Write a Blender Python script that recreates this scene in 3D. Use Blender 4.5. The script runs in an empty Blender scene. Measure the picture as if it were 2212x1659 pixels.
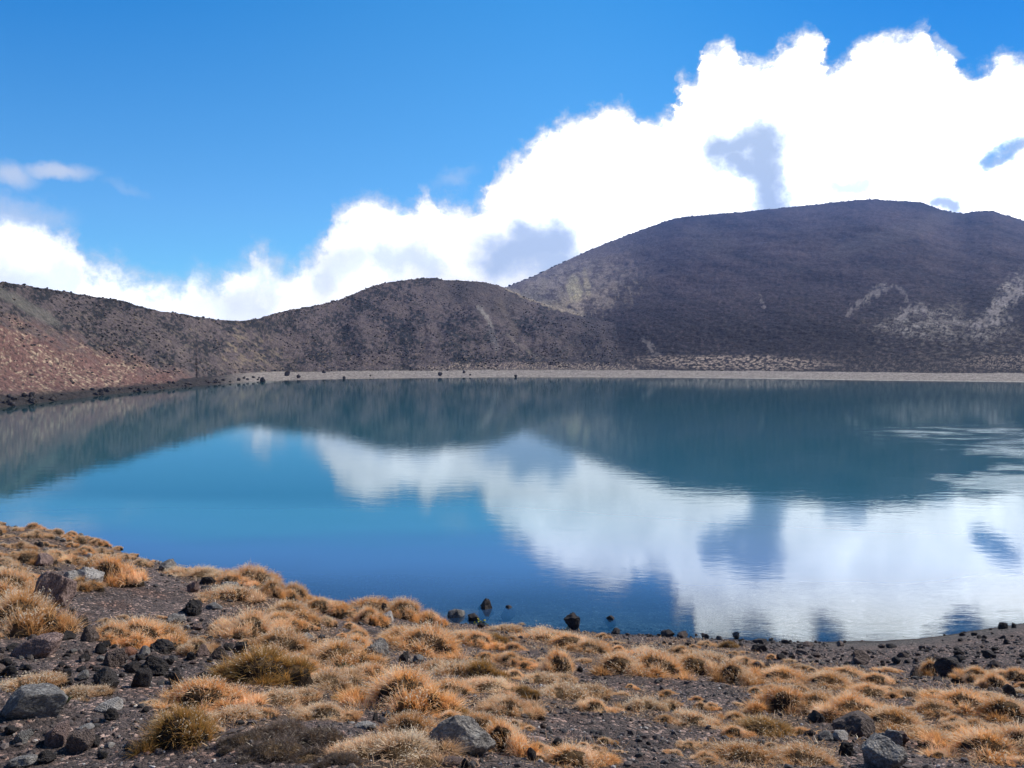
import bpy, math, random
import numpy as np
from mathutils import Vector, Matrix, noise as mnoise

random.seed(7); RNG = np.random.default_rng(7)
sc = bpy.context.scene
COL = sc.collection

# ------------------------------------------------------------------ camera
# picture coordinates below are in a 2212 x 1659 frame
FW, FH, LENS = 2212.0, 1659.0, 30.0
FPX = FW*LENS/36.0
HORIZON_Y = 758.0
PITCH = math.atan((FH/2-HORIZON_Y)/FPX)      # camera looks slightly down
WATER = -7.0                                  # camera is the origin; the lake lies 7 m lower
cam_d = bpy.data.cameras.new('camera'); cam_d.lens = LENS; cam_d.sensor_width = 36
cam_d.clip_start = 0.1; cam_d.clip_end = 12000
cam = bpy.data.objects.new('camera', cam_d); COL.objects.link(cam)
cam.location = (0, 0, 0); cam.rotation_euler = (math.pi/2-PITCH, 0, 0)
sc.camera = cam
sc.render.resolution_x, sc.render.resolution_y = 1024, 768
CP, SP = math.cos(PITCH), math.sin(PITCH)

def azs(px, py):
    """picture point -> azimuth (0 = ahead, + right) and slope z / horizontal distance"""
    px = np.asarray(px, float); py = np.asarray(py, float)
    cx = (px-FW/2)/FPX; cy = (FH/2-py)/FPX
    x = cx; y = CP+cy*SP; z = -SP+cy*CP
    return np.arctan2(x, y), z/np.hypot(x, y)

def az_of(px, py=900): return float(azs(px, py)[0])

def proj(x, y, z):
    d = y*CP - z*SP; u = y*SP + z*CP
    d = np.where(d < .01, .01, d)
    return FW/2+FPX*x/d, FH/2-FPX*u/d

# ------------------------------------------------------------------ light
SUN_AZ, SUN_EL = math.radians(58), math.radians(43)
EXPOSURE = 0.0
sun_d = bpy.data.lights.new('sun', 'SUN'); sun_d.energy = 5.0; sun_d.angle = math.radians(.5)
sun_d.color = (1.0, .95, .87)
sun = bpy.data.objects.new('sun', sun_d); COL.objects.link(sun)
sdir = Vector((math.sin(SUN_AZ)*math.cos(SUN_EL), math.cos(SUN_AZ)*math.cos(SUN_EL), math.sin(SUN_EL)))
sun.rotation_euler = sdir.to_track_quat('Z', 'Y').to_euler()
sc.view_settings.view_transform = 'Standard'; sc.view_settings.look = 'None'
sc.view_settings.gamma = 1; sc.view_settings.use_curve_mapping = False
sc.view_settings.exposure = EXPOSURE
sc.cycles.use_denoising = True
sc.cycles.max_bounces = 6; sc.cycles.diffuse_bounces = 2; sc.cycles.glossy_bounces = 3
sc.cycles.transmission_bounces = 3; sc.cycles.transparent_max_bounces = 6; sc.cycles.volume_bounces = 0
sc.cycles.caustics_reflective = False; sc.cycles.caustics_refractive = False

class NT:
    """small node helper"""
    def __init__(s, tree): s.t = tree; tree.nodes.clear()
    def n(s, typ, **kw):
        nd = s.t.nodes.new(typ)
        for k, v in kw.items(): setattr(nd, k, v)
        return nd
    def l(s, a, b): s.t.links.new(a, b)
    def put(s, sock, v):
        if isinstance(v, bpy.types.NodeSocket): s.l(v, sock)
        elif v is not None:
            if sock.type == 'RGBA' and len(v) == 3: v = (*v, 1)
            sock.default_value = v
    def m(s, op, a, b=None, c=None, clamp=False):
        nd = s.n('ShaderNodeMath', operation=op, use_clamp=clamp)
        s.put(nd.inputs[0], a)
        if b is not None: s.put(nd.inputs[1], b)
        if c is not None: s.put(nd.inputs[2], c)
        return nd.outputs[0]
    def mix(s, f, a, b, blend='MIX'):
        nd = s.n('ShaderNodeMix', data_type='RGBA', blend_type=blend)
        s.put(nd.inputs[0], f); s.put(nd.inputs[6], a); s.put(nd.inputs[7], b)
        return nd.outputs[2]
    def step(s, v, a, b):
        nd = s.n('ShaderNodeMapRange', interpolation_type='SMOOTHSTEP')
        s.put(nd.inputs[0], v); nd.inputs[1].default_value = a; nd.inputs[2].default_value = b
        return nd.outputs[0]
    def lin(s, v, a, b, c, d):
        nd = s.n('ShaderNodeMapRange'); s.put(nd.inputs[0], v)
        for i, q in enumerate((a, b, c, d)): nd.inputs[i+1].default_value = q
        return nd.outputs[0]
    def noise(s, vec, scale, detail=4, rough=.55, dist=0):
        nd = s.n('ShaderNodeTexNoise'); s.put(nd.inputs['Vector'], vec)
        nd.inputs['Scale'].default_value = scale; nd.inputs['Detail'].default_value = detail
        nd.inputs['Roughness'].default_value = rough; nd.inputs['Distortion'].default_value = dist
        return nd.outputs[0]
    def ramp(s, v, stops):
        nd = s.n('ShaderNodeValToRGB'); cr = nd.color_ramp
        while len(cr.elements) < len(stops): cr.elements.new(.5)
        for e, (p, c) in zip(cr.elements, stops): e.position = p; e.color = (*c, 1)
        s.put(nd.inputs[0], v); return nd.outputs[0]
    def comb(s, x, y, z):
        nd = s.n('ShaderNodeCombineXYZ')
        for i, v in enumerate((x, y, z)): s.put(nd.inputs[i], v)
        return nd.outputs[0]
    def curve(s, v, pts, x0, x1, y0, y1):
        """piecewise curve through pts (real units) via a Float Curve node"""
        nd = s.n('ShaderNodeFloatCurve'); c = nd.mapping.curves[0]; nd.mapping.use_clip = False
        q = [((a-x0)/(x1-x0), (b-y0)/(y1-y0)) for a, b in pts]
        while len(c.points) > 2: c.points.remove(c.points[1])
        c.points[0].location = q[0]; c.points[1].location = q[-1]
        for a in q[1:-1]: c.points.new(*a)
        for p in c.points: p.handle_type = 'AUTO_CLAMPED'
        nd.mapping.update()
        s.put(nd.inputs['Value'], s.lin(v, x0, x1, 0, 1))
        return s.lin(nd.outputs[0], 0, 1, y0, y1)

# ------------------------------------------------------------------ sky
world = bpy.data.worlds.new('World'); sc.world = world; world.use_nodes = True
w = NT(world.node_tree)
wout = w.n('ShaderNodeOutputWorld'); bg = w.n('ShaderNodeBackground'); w.l(bg.outputs[0], wout.inputs[0])
sky = w.n('ShaderNodeTexSky', sky_type='NISHITA'); sky.sun_disc = False
sky.sun_elevation = SUN_EL; sky.sun_rotation = SUN_AZ; sky.altitude = 1800; sky.air_density = 1.0
sky.dust_density = .3; sky.ozone_density = 3.0
SKY_STRENGTH = 0.1
tc = w.n('ShaderNodeTexCoord'); sep = w.n('ShaderNodeSeparateXYZ'); w.l(tc.outputs['Generated'], sep.inputs[0])
X, Y, Z = sep.outputs
AZ = w.m('ARCTAN2', X, Y)
H = w.m('SQRT', w.m('ADD', w.m('MULTIPLY', X, X), w.m('MULTIPLY', Y, Y)))
S = w.m('DIVIDE', Z, w.m('MAXIMUM', H, .001))
P2 = w.comb(AZ, S, 0.0)
warp_a = w.m('SUBTRACT', w.noise(P2, 14, 5, .6), .5)
warp_s = w.m('SUBTRACT', w.noise(w.comb(w.m('ADD', AZ, 7.3), S, 3.1), 14, 5, .6), .5)
fine = w.m('SUBTRACT', w.noise(w.comb(AZ, S, 5.5), 38, 8, .66), .5)
AW = w.m('ADD', AZ, w.m('ADD', w.m('MULTIPLY', warp_a, .05), w.m('MULTIPLY', w.m('SUBTRACT', w.noise(w.comb(AZ, S, 8.8), 60, 5, .6), .5), .03)))
SW = w.m('ADD', S, w.m('ADD', w.m('MULTIPLY', warp_s, .04), w.m('MULTIPLY', fine, w.lin(AZ, az_of(300), az_of(1300), .055, .05))))
edge_px = [(-420,430),(-150,430),(0,455),(50,450),(95,462),(135,488),(170,512),(187,545),(230,570),(290,592),(345,606),(395,608),(425,585),
 (460,597),(490,580),(525,560),(553,522),(590,556),(622,570),(660,545),(700,520),(715,478),(745,455),(780,432),(812,428),(850,438),(885,450),(915,422),(932,420),
 (955,440),(1010,440),(1045,425),(1055,385),(1085,355),(1140,312),(1165,285),(1200,262),(1235,250),(1275,245),(1312,234),(1345,232),(1372,246),(1400,268),(1430,255),
 (1452,225),(1460,182),(1490,172),(1512,168),(1522,120),(1560,95),(1588,90),(1605,116),(1622,140),(1642,148),(1664,132),(1692,105),(1738,76),(1757,74),
 (1775,110),(1790,145),(1812,135),(1834,112),(1862,90),(1905,80),(1960,72),(1990,66),(2010,95),(2045,108),(2060,140),(2092,160),(2130,150),(2165,126),
 (2205,116),(2300,100),(2420,150),(2620,260)]
ep = [tuple(float(v) for v in azs(a, b)) for a, b in edge_px]
A0, A1 = ep[0][0], ep[-1][0]
edge = w.m('ADD', w.curve(AW, ep, A0, A1, 0.0, .45), .003)
# softness of the cloud rim: wispier on the left
soft = w.lin(AZ, az_of(300), az_of(1300), .030, .016)
dens = w.m('DIVIDE', w.m('SUBTRACT', edge, SW), soft)
dens = w.step(dens, -.5, 1.0)
thin = w.m('MULTIPLY', w.step(w.noise(w.comb(AZ, S, 2.2), 16, 6, .6), .40, .56), .55)
thinmask = w.m('SUBTRACT', 1.0, w.step(w.m('ABSOLUTE', w.m('SUBTRACT', AZ, az_of(500, 600))), .03, .13))
thinmask = w.m('MULTIPLY', thinmask, w.step(S, .055, .10))
dens = w.m('MULTIPLY', dens, w.m('SUBTRACT', 1.0, w.m('MULTIPLY', thinmask, w.m('SUBTRACT', .62, thin))))

def blob(px, py, rx, ry, k=1.0, rot=0.0, warp=1.0, inner=.35):
    a, s_ = azs(px, py); a = float(a); s_ = float(s_)
    AWx = w.m('ADD', AZ, w.m('MULTIPLY', warp_a, .07*warp)); SWx = w.m('ADD', S, w.m('ADD', w.m('MULTIPLY', warp_s, .07*warp), w.m('MULTIPLY', fine, .03*warp)))
    dx = w.m('SUBTRACT', AWx, a); dy = w.m('SUBTRACT', SWx, s_)
    c, q = math.cos(rot), math.sin(rot)
    u = w.m('DIVIDE', w.m('ADD', w.m('MULTIPLY', dx, c), w.m('MULTIPLY', dy, q)), rx/FPX)
    v = w.m('DIVIDE', w.m('SUBTRACT', w.m('MULTIPLY', dy, c), w.m('MULTIPLY', dx, q)), ry/FPX)
    d = w.m('SQRT', w.m('ADD', w.m('MULTIPLY', u, u), w.m('MULTIPLY', v, v)))
    return w.m('MULTIPLY', w.m('SUBTRACT', 1.0, w.step(d, inner, 1.0)), k)
for b in (blob(120, 368, 95, 22, .75, .1, .45, .1), blob(25, 380, 60, 32, .7, 0, .5, .1), blob(45, 440, 40, 22, .35, 0, .7, .1), blob(270, 400, 60, 14, .16, -.3, .6, 0),
          blob(985, 395, 60, 34, .28, .4, 1.0, 0), blob(2040, 100, 42, 18, .55, -.5, 1, .1), blob(565, 560, 70, 52, .6, 0, 1, .1), blob(40, 460, 120, 50, .6, 0, .8, .1)):
    dens = w.m('MAXIMUM', dens, b)
for b in (blob(2165, 330, 58, 26, .62, .6, 1, .1), blob(862, 462, 20, 16, .6, 0, .6, .1), blob(505, 570, 55, 26, .45, .3, 1.2, .1), blob(1800, 118, 22, 26, .75, .4, .8, .2),
          blob(1405, 265, 16, 14, .5, 0, .8, .1)):
    dens = w.m('MULTIPLY', dens, w.m('SUBTRACT', 1.0, b))
# cloud brightness: it is lit from behind, brightest high on the right
bright = w.curve(AZ, [(az_of(-420), 1.8), (az_of(0), 2.0), (az_of(500), 1.9), (az_of(750), 1.6), (az_of(1050), 1.5), (az_of(1350), 1.8), (az_of(1700), 2.1), (az_of(2212), 2.4), (az_of(2600), 2.2)], A0, A1, 0, 4)
lift = w.lin(S, .12, .38, 1.0, 2.0)
lum_n = w.noise(w.comb(AZ, w.m('MULTIPLY', S, .8), 9.0), 7.5, 4, .5)
bright = w.m('MULTIPLY', w.m('MULTIPLY', bright, lift), w.lin(lum_n, .3, .7, .80, 1.25))
fw1 = w.m('SUBTRACT', w.noise(w.comb(AZ, S, 1.7), 24, 6, .6), .5); fw2 = w.m('SUBTRACT', w.noise(w.comb(AZ, S, 6.9), 24, 6, .6), .5)
AQ = w.m('ADD', AZ, w.m('MULTIPLY', fw1, .055)); SQ = w.m('ADD', S, w.m('MULTIPLY', fw2, .055))
def streak(p0, p1, r0, k=1.0):
    """soft shadow lying along a line between two points of the cloud"""
    (a0, s0), (a1, s1) = azs(*p0), azs(*p1); da, ds = float(a1-a0), float(s1-s0); L2 = da*da+ds*ds
    dx = w.m('SUBTRACT', AQ, float(a0)); dy = w.m('SUBTRACT', SQ, float(s0))
    tt = w.m('ADD', w.m('MULTIPLY', dx, da/L2), w.m('MULTIPLY', dy, ds/L2), clamp=True)
    ex = w.m('SUBTRACT', dx, w.m('MULTIPLY', tt, da)); ey = w.m('SUBTRACT', dy, w.m('MULTIPLY', tt, ds))
    d = w.m('DIVIDE', w.m('SQRT', w.m('ADD', w.m('MULTIPLY', ex, ex), w.m('MULTIPLY', ey, ey))), r0/FPX)
    return w.m('MULTIPLY', w.m('SUBTRACT', 1.0, w.step(d, .15, 1.15)), k)
shade = None
for b in (streak((1565,330), (1650,300), 52), streak((1650,310), (1668,460), 52), streak((1600,350), (1650,380), 45), streak((1070,560), (1200,520), 62, .95), streak((1130,510), (1190,560), 55, .9),
          streak((820,560), (940,560), 45, .5), streak((1800,410), (1850,400), 24, .55), streak((2030,440), (2075,440), 24, .9), streak((2130,345), (2200,315), 24, .95), streak((-50,640), (130,600), 60, .35),
          streak((300,660), (560,660), 50, .3), streak((690,600), (770,560), 40, .35)):
    shade = b if shade is None else w.m('MAXIMUM', shade, b)
core = w.step(w.m('SUBTRACT', edge, SW), .0, .032)
billow = w.m('POWER', 2.718, w.m('MULTIPLY', w.m('SUBTRACT', w.noise(w.comb(AQ, w.m('MULTIPLY', SQ, .85), 11.0), 11, 6, .58), .5), w.lin(AZ, az_of(300), az_of(1300), 1.2, 1.6)))
bright = w.m('MULTIPLY', bright, billow)
bright = w.m('ADD', w.m('MULTIPLY', bright, core), w.m('MULTIPLY', w.m('SUBTRACT', 1.0, core), .93))
bright = w.m('MULTIPLY', bright, w.m('POWER', w.m('DIVIDE', .86, w.m('MAXIMUM', bright, .86)), shade))
tintv = w.m('MAXIMUM', shade, w.m('SUBTRACT', 1.0, w.step(bright, .5, 1.1)))
ccol = w.mix(tintv, (1.0, 1.0, .99), (.68, .84, 1.10))
ccol = w.mix(1.0, ccol, w.comb(bright, bright, bright), 'MULTIPLY')
skc = w.mix(1.0, sky.outputs[0], (SKY_STRENGTH,)*3, 'MULTIPLY')
rim = w.step(w.m('ABSOLUTE', AZ), .05, .6)
skc = w.mix(1.0, skc, w.mix(w.lin(S, .15, .42, 0, 1), (.72, 1.46, 1.68), w.mix(rim, (.30, 1.34, 1.76), (.0, 1.12, 1.80))), 'MULTIPLY')
away = w.m('MULTIPLY', w.lin(Y, -.25, .45, .50, 1.0), w.lin(Z, .45, .8, 1.0, .7))
skc = w.mix(1.0, skc, w.comb(away, away, away), 'MULTIPLY')
skc = w.mix(w.step(AZ, .0, .55), skc, w.mix(1.0, skc, (.35, .66, .74), 'MULTIPLY'))
skc = w.mix(w.lin(Y, -.1, .5, .55, 0.0), skc, w.mix(1.0, sky.outputs[0], (.055, .05, .042), 'MULTIPLY'))
fin = w.mix(dens, skc, ccol)
w.put(bg.inputs[0], fin); bg.inputs[1].default_value = 1.0
world.cycles.sampling_method = 'MANUAL'; world.cycles.sample_map_resolution = 1024

# ------------------------------------------------------------------ numpy noise
def perlin(x, y, seed=0):
    xi = np.floor(x).astype(np.int64); yi = np.floor(y).astype(np.int64)
    fx = x-xi; fy = y-yi
    def g(ix, iy, dx, dy):
        h = (ix*374761393 + iy*668265263 + seed*1442695041) & 0xffffffff
        h = ((h ^ (h >> 13))*1274126177) & 0xffffffff
        h = (h ^ (h >> 16)) & 1023
        a = h*(2*np.pi/1024)
        return np.cos(a)*dx+np.sin(a)*dy
    u = fx*fx*fx*(fx*(fx*6-15)+10); v = fy*fy*fy*(fy*(fy*6-15)+10)
    a = g(xi, yi, fx, fy); b = g(xi+1, yi, fx-1, fy); c = g(xi, yi+1, fx, fy-1); d = g(xi+1, yi+1, fx-1, fy-1)
    return ((a*(1-u)+b*u)*(1-v)+(c*(1-u)+d*u)*v)*1.5
def fbm(x, y, o=4, seed=0, gain=.5):
    r = 0; a = 1; t = 0
    for i in range(o):
        r = r+a*perlin(x*2**i+i*17.3, y*2**i-i*9.1, seed+i); t += a; a *= gain
    return r/t
def sm(v, a, b):
    t = np.clip((v-a)/(b-a), 0, 1); return t*t*(3-2*t)

# ------------------------------------------------------------------ terrain functions (azimuth, distance) -> height
def table(pts, fn=None):
    a = np.array([azs(p[0], 900)[0] for p in pts]); v = np.array([p[1] for p in pts], float)
    return a, v
# near bank: distance and height of its outer edge
_be = [(-1500,24,1080),(-500,22,1090),(-150,21.5,1105),(0,21,1133),(100,20,1150),(200,19,1175),(280,18,1202),(360,17,1222),(430,16.2,1240),(500,15.5,1252),(600,15,1268),(720,16,1302),(850,17.5,1322),
       (960,18.5,1338),(1100,19.5,1352),(1200,20.5,1361)]
be_a = []; be_r = []; be_z = []
for x, r, y in _be:
    a, s_ = azs(x, y); be_a.append(float(a)); be_r.append(r); be_z.append(float(s_)*r)
for x, y in ((1300,1369),(1500,1378),(1700,1387),(1900,1385),(1980,1380),(2050,1371),(2110,1362),(2160,1354),(2212,1345),(2350,1320),(2500,1285)):
    a, s_ = azs(x, y); be_a.append(float(a)); be_r.append(WATER/float(s_)); be_z.append(WATER)
be_a.append(1.30); be_r.append(60); be_z.append(WATER)
be_a, be_r, be_z = map(np.array, (be_a, be_r, be_z))
NEAR_R = 4.2
nz_a = np.array([az_of(-600), az_of(0), az_of(1100), az_of(2212)]); nz_v = np.array([-1.95, -2.02, -2.08, -2.12])
mounds = []   # (x, y, radius, height) low hummocks below the grass
def ground_z(az, r, detail=True):
    az, r = np.broadcast_arrays(np.asarray(az, float), np.asarray(r, float))
    re = np.interp(az, be_a, be_r); ze = np.interp(az, be_a, be_z); zn = np.interp(az, nz_a, nz_v)
    t = (r-NEAR_R)/(re-NEAR_R)
    z = zn+(ze-zn)*t
    z = np.where(r < NEAR_R, zn+(ze-zn)*np.maximum(t, -.15)+.0, z)
    # past the edge: fall to the lake bed
    over = r-re
    dry = np.clip((ze-WATER), 0, 5)
    fall = np.where(dry > .05, .30+.10*np.minimum(dry, 3), .17)
    zb = ze-over*fall
    ow = np.maximum(over-dry/fall, 0)                       # metres past the water line
    dep = .40*(1-np.exp(-ow/2.6))+.09*ow+.30*np.maximum(ow-14, 0)**1.1+.06*np.minimum(ow, 4)/4*fbm(r*np.sin(az)/1.7, r*np.cos(az)/1.2, 3, 7)
    zb = np.where(ow > 0, WATER-np.minimum(dep, 5.2), zb)
    z = np.where(over > 0, zb, z)
    x = r*np.sin(az); y = r*np.cos(az)
    if detail:
        k = sm(r, .5, 3)
        env = np.where(over > 0, 1-sm(over, 0, 3)*.7, 1)
        amp = np.where(az > az_of(1250), 1-.75*sm(t, .55, .9), 1)
        z = z+k*env*amp*(.16*fbm(x/2.6, y/2.6, 3, 3)+.045*fbm(x/.55, y/.55, 3, 11)+.012*fbm(x/.09, y/.09, 2, 21))
    return z

# far side: shoreline, hill crest, mountain crest
sh = [(-1500,1010),(-900,960),(-400,915),(0,881),(150,863),(350,841),(570,823),(750,818.5),(1100,815),(1500,816.5),(1900,822),(2212,825.5),(2500,835),(3200,880),(4500,980)]
sh_a = np.array([azs(x, y)[0] for x, y in sh]); sh_r = np.array([WATER/azs(x, y)[1] for x, y in sh])
hc = [(-2500,600,120),(-1200,580,130),(-600,585,140),(-200,592,150),(0,609,163),(50,614,170),(100,624,178),(150,631,185),(200,640,193),(250,647,196),(300,659,198),(340,671,200),(390,678,208),(440,686,216),(480,691,228),(520,692.5,240),(560,687,250),
      (590,678,256),(620,670,264),(660,663,275),(700,656,288),(740,644,298),(780,627,308),(810,616,318),(840,609,328),(880,604,340),(915,600,352),(940,600,356),(960,604,360),(1000,606,366),(1040,609,372),(1075,615,378),(1092,622,380),
      (1130,640,382),(1180,657,382),(1250,678,376),(1330,699,366),(1420,728,350),(1500,762,330),(1600,792,310),(1750,806,300),(2212,808,300),(4500,800,250)]
hc_a = np.array([azs(x, y)[0] for x, y, r in hc]); hc_s = np.array([azs(x, y)[1] for x, y, r in hc]); hc_r = np.array([r for x, y, r in hc], float)*np.interp([x for x, y, r in hc], [0, 500, 900], [1.07, 1.10, 1.16])
mc = [(-500,800,600),(500,800,600),(800,760,600),(900,740,620),(1000,690,640),(1060,648,660),(1092,621,690),(1150,598,740),(1200,574,780),(1250,551,810),(1300,529,840),(1350,510,865),(1400,491,890),(1450,474,910),(1480,468,920),(1520,465,930),(1560,461,940),(1600,458,950),
      (1650,453,960),(1700,448,970),(1750,443,980),(1800,437,990),(1850,432,1000),(1880,430,1000),(1930,433,1000),(1985,436,1000),(2005,442,990),(2030,452,985),(2060,459,980),(2085,461,975),(2105,457,970),(2145,455,960),(2165,462,950),(2212,476,940),(2400,510,900),(2800,560,700),(4500,600,400)]
mc_a = np.array([azs(x, y)[0] for x, y, r in mc]); mc_s = np.array([azs(x, y)[1] for x, y, r in mc]); mc_r = np.array([r for x, y, r in mc], float)*1.5
def far_z(az, r, detail=True):
    rs = np.interp(az, sh_a, sh_r)
    x = r*np.sin(az); y = r*np.cos(az)
    beachw = np.interp(az, [az_of(380), az_of(620)], [4., 36.])*(1+.13*fbm(az*16, az*0+3, 4, 88, .6))
    zb = WATER+np.where(r < rs, (r-rs)*.16, (r-rs)*np.interp(az, [az_of(380), az_of(620)], [.16, .030]))
    zb = np.minimum(zb, WATER+1.3+.012*np.maximum(r-rs-beachw, 0))
    def hill(ca, cs, cr, n_amp, wl, p, seed):
        s_ = np.interp(az, ca, cs); rr = np.interp(az, ca, cr); zr = s_*rr
        rt = rs+beachw; zt = WATER+np.where(beachw > 10, 1.1, .6)
        t = (r-rt)/np.maximum(rr-rt, 5)
        tc_ = np.clip(t, 0, 1)
        z = zt+(zr-zt)*tc_**p
        z = np.where(t > 1, zr-.22*(r-rr), z)
        z = np.where(t < 0, zt+(r-rt)*.20, z)
        if detail:
            env = np.clip(tc_*(1-tc_)*4, 0, 1)
            gul = fbm(az*rr/wl*1.6, r/wl*.35, 4, seed)          # down-slope gullies
            z = z-env*n_amp*(.20 if n_amp < 5 else .05)*(.4-np.abs(fbm(az*rr/wl*4.5+.5*fbm(r/45, az*9, 3, seed), r/wl*.5, 3, seed+3)))
            z = z+env*n_amp*gul*(1 if n_amp < 5 else .15)+(0 if n_amp < 5 else 1)*env*9*fbm(x/210, y/210, 3, seed+31)+env*n_amp*.55*fbm(x/(wl*.5), y/(wl*.5), 4, seed+5)
            z = z+sm(t, -.02, .08)*(.35*fbm(x/5, y/5, 3, seed+9)*np.where(t > 1.02, 0, 1)+.12*fbm(x/1.4, y/1.4, 2, seed+12))*np.interp(rr, [200, 900], [1, 3.2])
        return z, t
    A, ta = hill(hc_a, hc_s, hc_r, 3.6, 34., 1.12, 40)
    B, tb = hill(mc_a, mc_s, mc_r, 14., 170., 1.18, 60)
    k = np.interp(az, [az_of(900), az_of(1050)], [0, 1])
    B = np.where(k > 0, B, -100)
    if detail:
        zb = zb+sm(r-rs, 1, 10)*.10*fbm(x/3, y/3, 3, 77)
    z = np.maximum(np.maximum(A, B), zb)
    z = np.maximum(z, -12.3)
    which = np.where(z == A, 1, np.where(z == B, 2, 0))
    return z, which, ta, tb, r-rs

def sheet(name, azv, rv, zfun):
    """polar grid mesh; rv may be a function of azimuth -> (n_az, n_r)"""
    AZg, Rg = (np.broadcast_to(azv[:, None], rv.shape), rv) if rv.ndim == 2 else np.meshgrid(azv, rv, indexing='ij')
    Zg = zfun(AZg, Rg)
    n, m = AZg.shape
    co = np.stack([Rg*np.sin(AZg), Rg*np.cos(AZg), Zg], -1).reshape(-1, 3).astype(np.float32)
    i = np.arange(n-1)[:, None]*m+np.arange(m-1)[None]
    f = np.stack([i, i+m, i+m+1, i+1], -1).reshape(-1, 4)
    me = grid_mesh(name, co, f)
    return me, AZg, Rg, Zg
def grid_mesh(name, co, f, smooth=True):
    me = bpy.data.meshes.new(name)
    k = f.shape[1]
    me.vertices.add(len(co)); me.vertices.foreach_set('co', np.ascontiguousarray(co, dtype=np.float32).ravel())
    me.loops.add(f.size); me.loops.foreach_set('vertex_index', np.ascontiguousarray(f, dtype=np.int32).ravel())
    me.polygons.add(len(f)); me.polygons.foreach_set('loop_start', np.arange(0, f.size, k, dtype=np.int32))
    me.polygons.foreach_set('loop_total', np.full(len(f), k, np.int32))
    me.polygons.foreach_set('use_smooth', np.full(len(f), smooth, bool))
    me.update(calc_edges=True)
    return me
def set_col(me, name, rgb):
    a = me.color_attributes.new(name, 'FLOAT_COLOR', 'POINT')
    d = np.ones((len(me.vertices), 4), np.float32); d[:, :3] = rgb.reshape(-1, 3); a.data.foreach_set('color', d.ravel())
def set_f(me, name, v):
    a = me.attributes.new(name, 'FLOAT', 'POINT'); a.data.foreach_set('value', np.asarray(v, np.float32).ravel())
def link(name, me, mat=None, parent=None, loc=None, **props):
    o = bpy.data.objects.new(name, me); COL.objects.link(o)
    if mat and me and not me.materials: me.materials.append(mat)
    if parent: o.parent = parent
    if loc is not None: o.location = loc
    for k, v in props.items(): o[k] = v
    return o
def mat(name):
    m_ = bpy.data.materials.new(name); m_.use_nodes = True
    t = NT(m_.node_tree); out = t.n('ShaderNodeOutputMaterial'); return m_, t, out
def attr(t, name, out='Color', typ='GEOMETRY'):
    nd = t.n('ShaderNodeAttribute', attribute_name=name, attribute_type=typ); return nd.outputs[out]

# ------------------------------------------------------------------ ground (near bank + lake bed)
fr = math.radians(36)
az_near = np.concatenate([np.linspace(-math.pi, -fr, 90, endpoint=False), np.linspace(-fr, fr, 1150), np.linspace(fr, math.pi, 91)[1:]])
r_near = np.concatenate([np.linspace(.02, 3.0, 12, endpoint=False), np.geomspace(3.0, 24, 440, endpoint=False), np.geomspace(24, 60, 110)])
def gz_full(a, r):
    z = ground_z(a, r)
    return np.where(np.abs(a) > 1.3, np.maximum(z, -3.2+.0*r), z)
SC = 1   # picture scale
def grassiness(px, py):
    """0..1 how much grass grows at this picture point (regions read off the photograph)"""
    v = np.zeros(np.shape(px))
    for cx, cy, rx, ry, k in GRASS:
        d = ((px-cx)/rx)**2+((py-cy)/ry)**2
        v = np.maximum(v, k*np.clip(1.6-1.2*d, 0, 1))
    return v
GRASS = [(60,1150,110,26,.9),(150,1175,90,20,.8),(250,1200,60,16,.7),(340,1218,60,14,.7),(60,1210,110,34,.9),(230,1225,70,40,.9),(20,1300,95,80,1),
         (440,1238,90,22,.9),(560,1255,120,40,1),(640,1300,90,40,.9),(520,1290,110,26,.9),(550,1345,80,35,.9),(640,1390,110,60,1),(720,1440,110,80,1),(600,1450,100,50,.9),
         (310,1365,120,36,1),(425,1395,50,25,.8),(100,1480,120,22,.55),(440,1530,110,60,1),(560,1540,120,40,.8),(690,1520,110,40,.9),(400,1590,60,40,.7),
         (820,1300,90,35,1),(860,1350,60,25,.5),(920,1380,110,45,1),(870,1490,110,60,1),(1000,1325,70,22,.9),(1090,1350,60,20,.8),(1180,1378,130,32,1),(1070,1380,110,26,.8),
         (1290,1395,90,22,.9),(1050,1440,150,36,.9),(1205,1425,50,38,.9),(1030,1490,130,40,.9),(1150,1510,110,34,.85),(1250,1510,80,30,.8),(1080,1560,70,70,1),(900,1570,80,45,.8),
         (860,1630,150,45,.95),(1000,1640,60,30,.4),(1230,1630,110,32,.9),(1350,1420,110,38,1),(1470,1410,130,34,1),(1580,1430,80,34,.9),(1390,1520,90,36,.85),(1500,1550,110,34,.75),
         (1660,1560,110,50,.9),(1620,1630,150,40,1),(1750,1620,80,40,.8),(1700,1470,130,45,1),(1820,1470,110,34,.9),(1780,1520,160,45,1),(1920,1570,120,40,1),(1900,1480,90,26,.8),
         (2030,1455,60,25,.6),(2120,1465,80,24,.8),(2030,1505,90,28,.7),(2110,1530,120,45,.95),(2190,1480,60,30,.7),(2130,1610,110,50,.95),(2200,1560,50,50,.8),(990,1535,60,25,.5)]
me, AG, RG, ZG = sheet('ground', az_near, r_near, gz_full)
XG, YG = RG*np.sin(AG), RG*np.cos(AG)
PX, PY = proj(XG, YG, ZG)
vis = (np.abs(AG) < .62)
gr = np.where(vis, grassiness(PX, PY), .4*sm(fbm(XG/1.5, YG/1.5, 3, 90), 0, .2))
nb = fbm(XG/1.1, YG/1.1, 4, 31); nf = fbm(XG/.16, YG/.16, 3, 33)
base = np.stack([.13+0*nb, .102+0*nb, .092+0*nb], -1)*(1+.55*nb[..., None]+.45*nf[..., None])
reda = sm(fbm(XG/.7+5, YG/.7, 3, 35), .1, .4)[..., None]
base = base*(1-.5*reda)+np.array([.14, .085, .065])*.5*reda
litter = np.array([.16, .105, .06])
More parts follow.
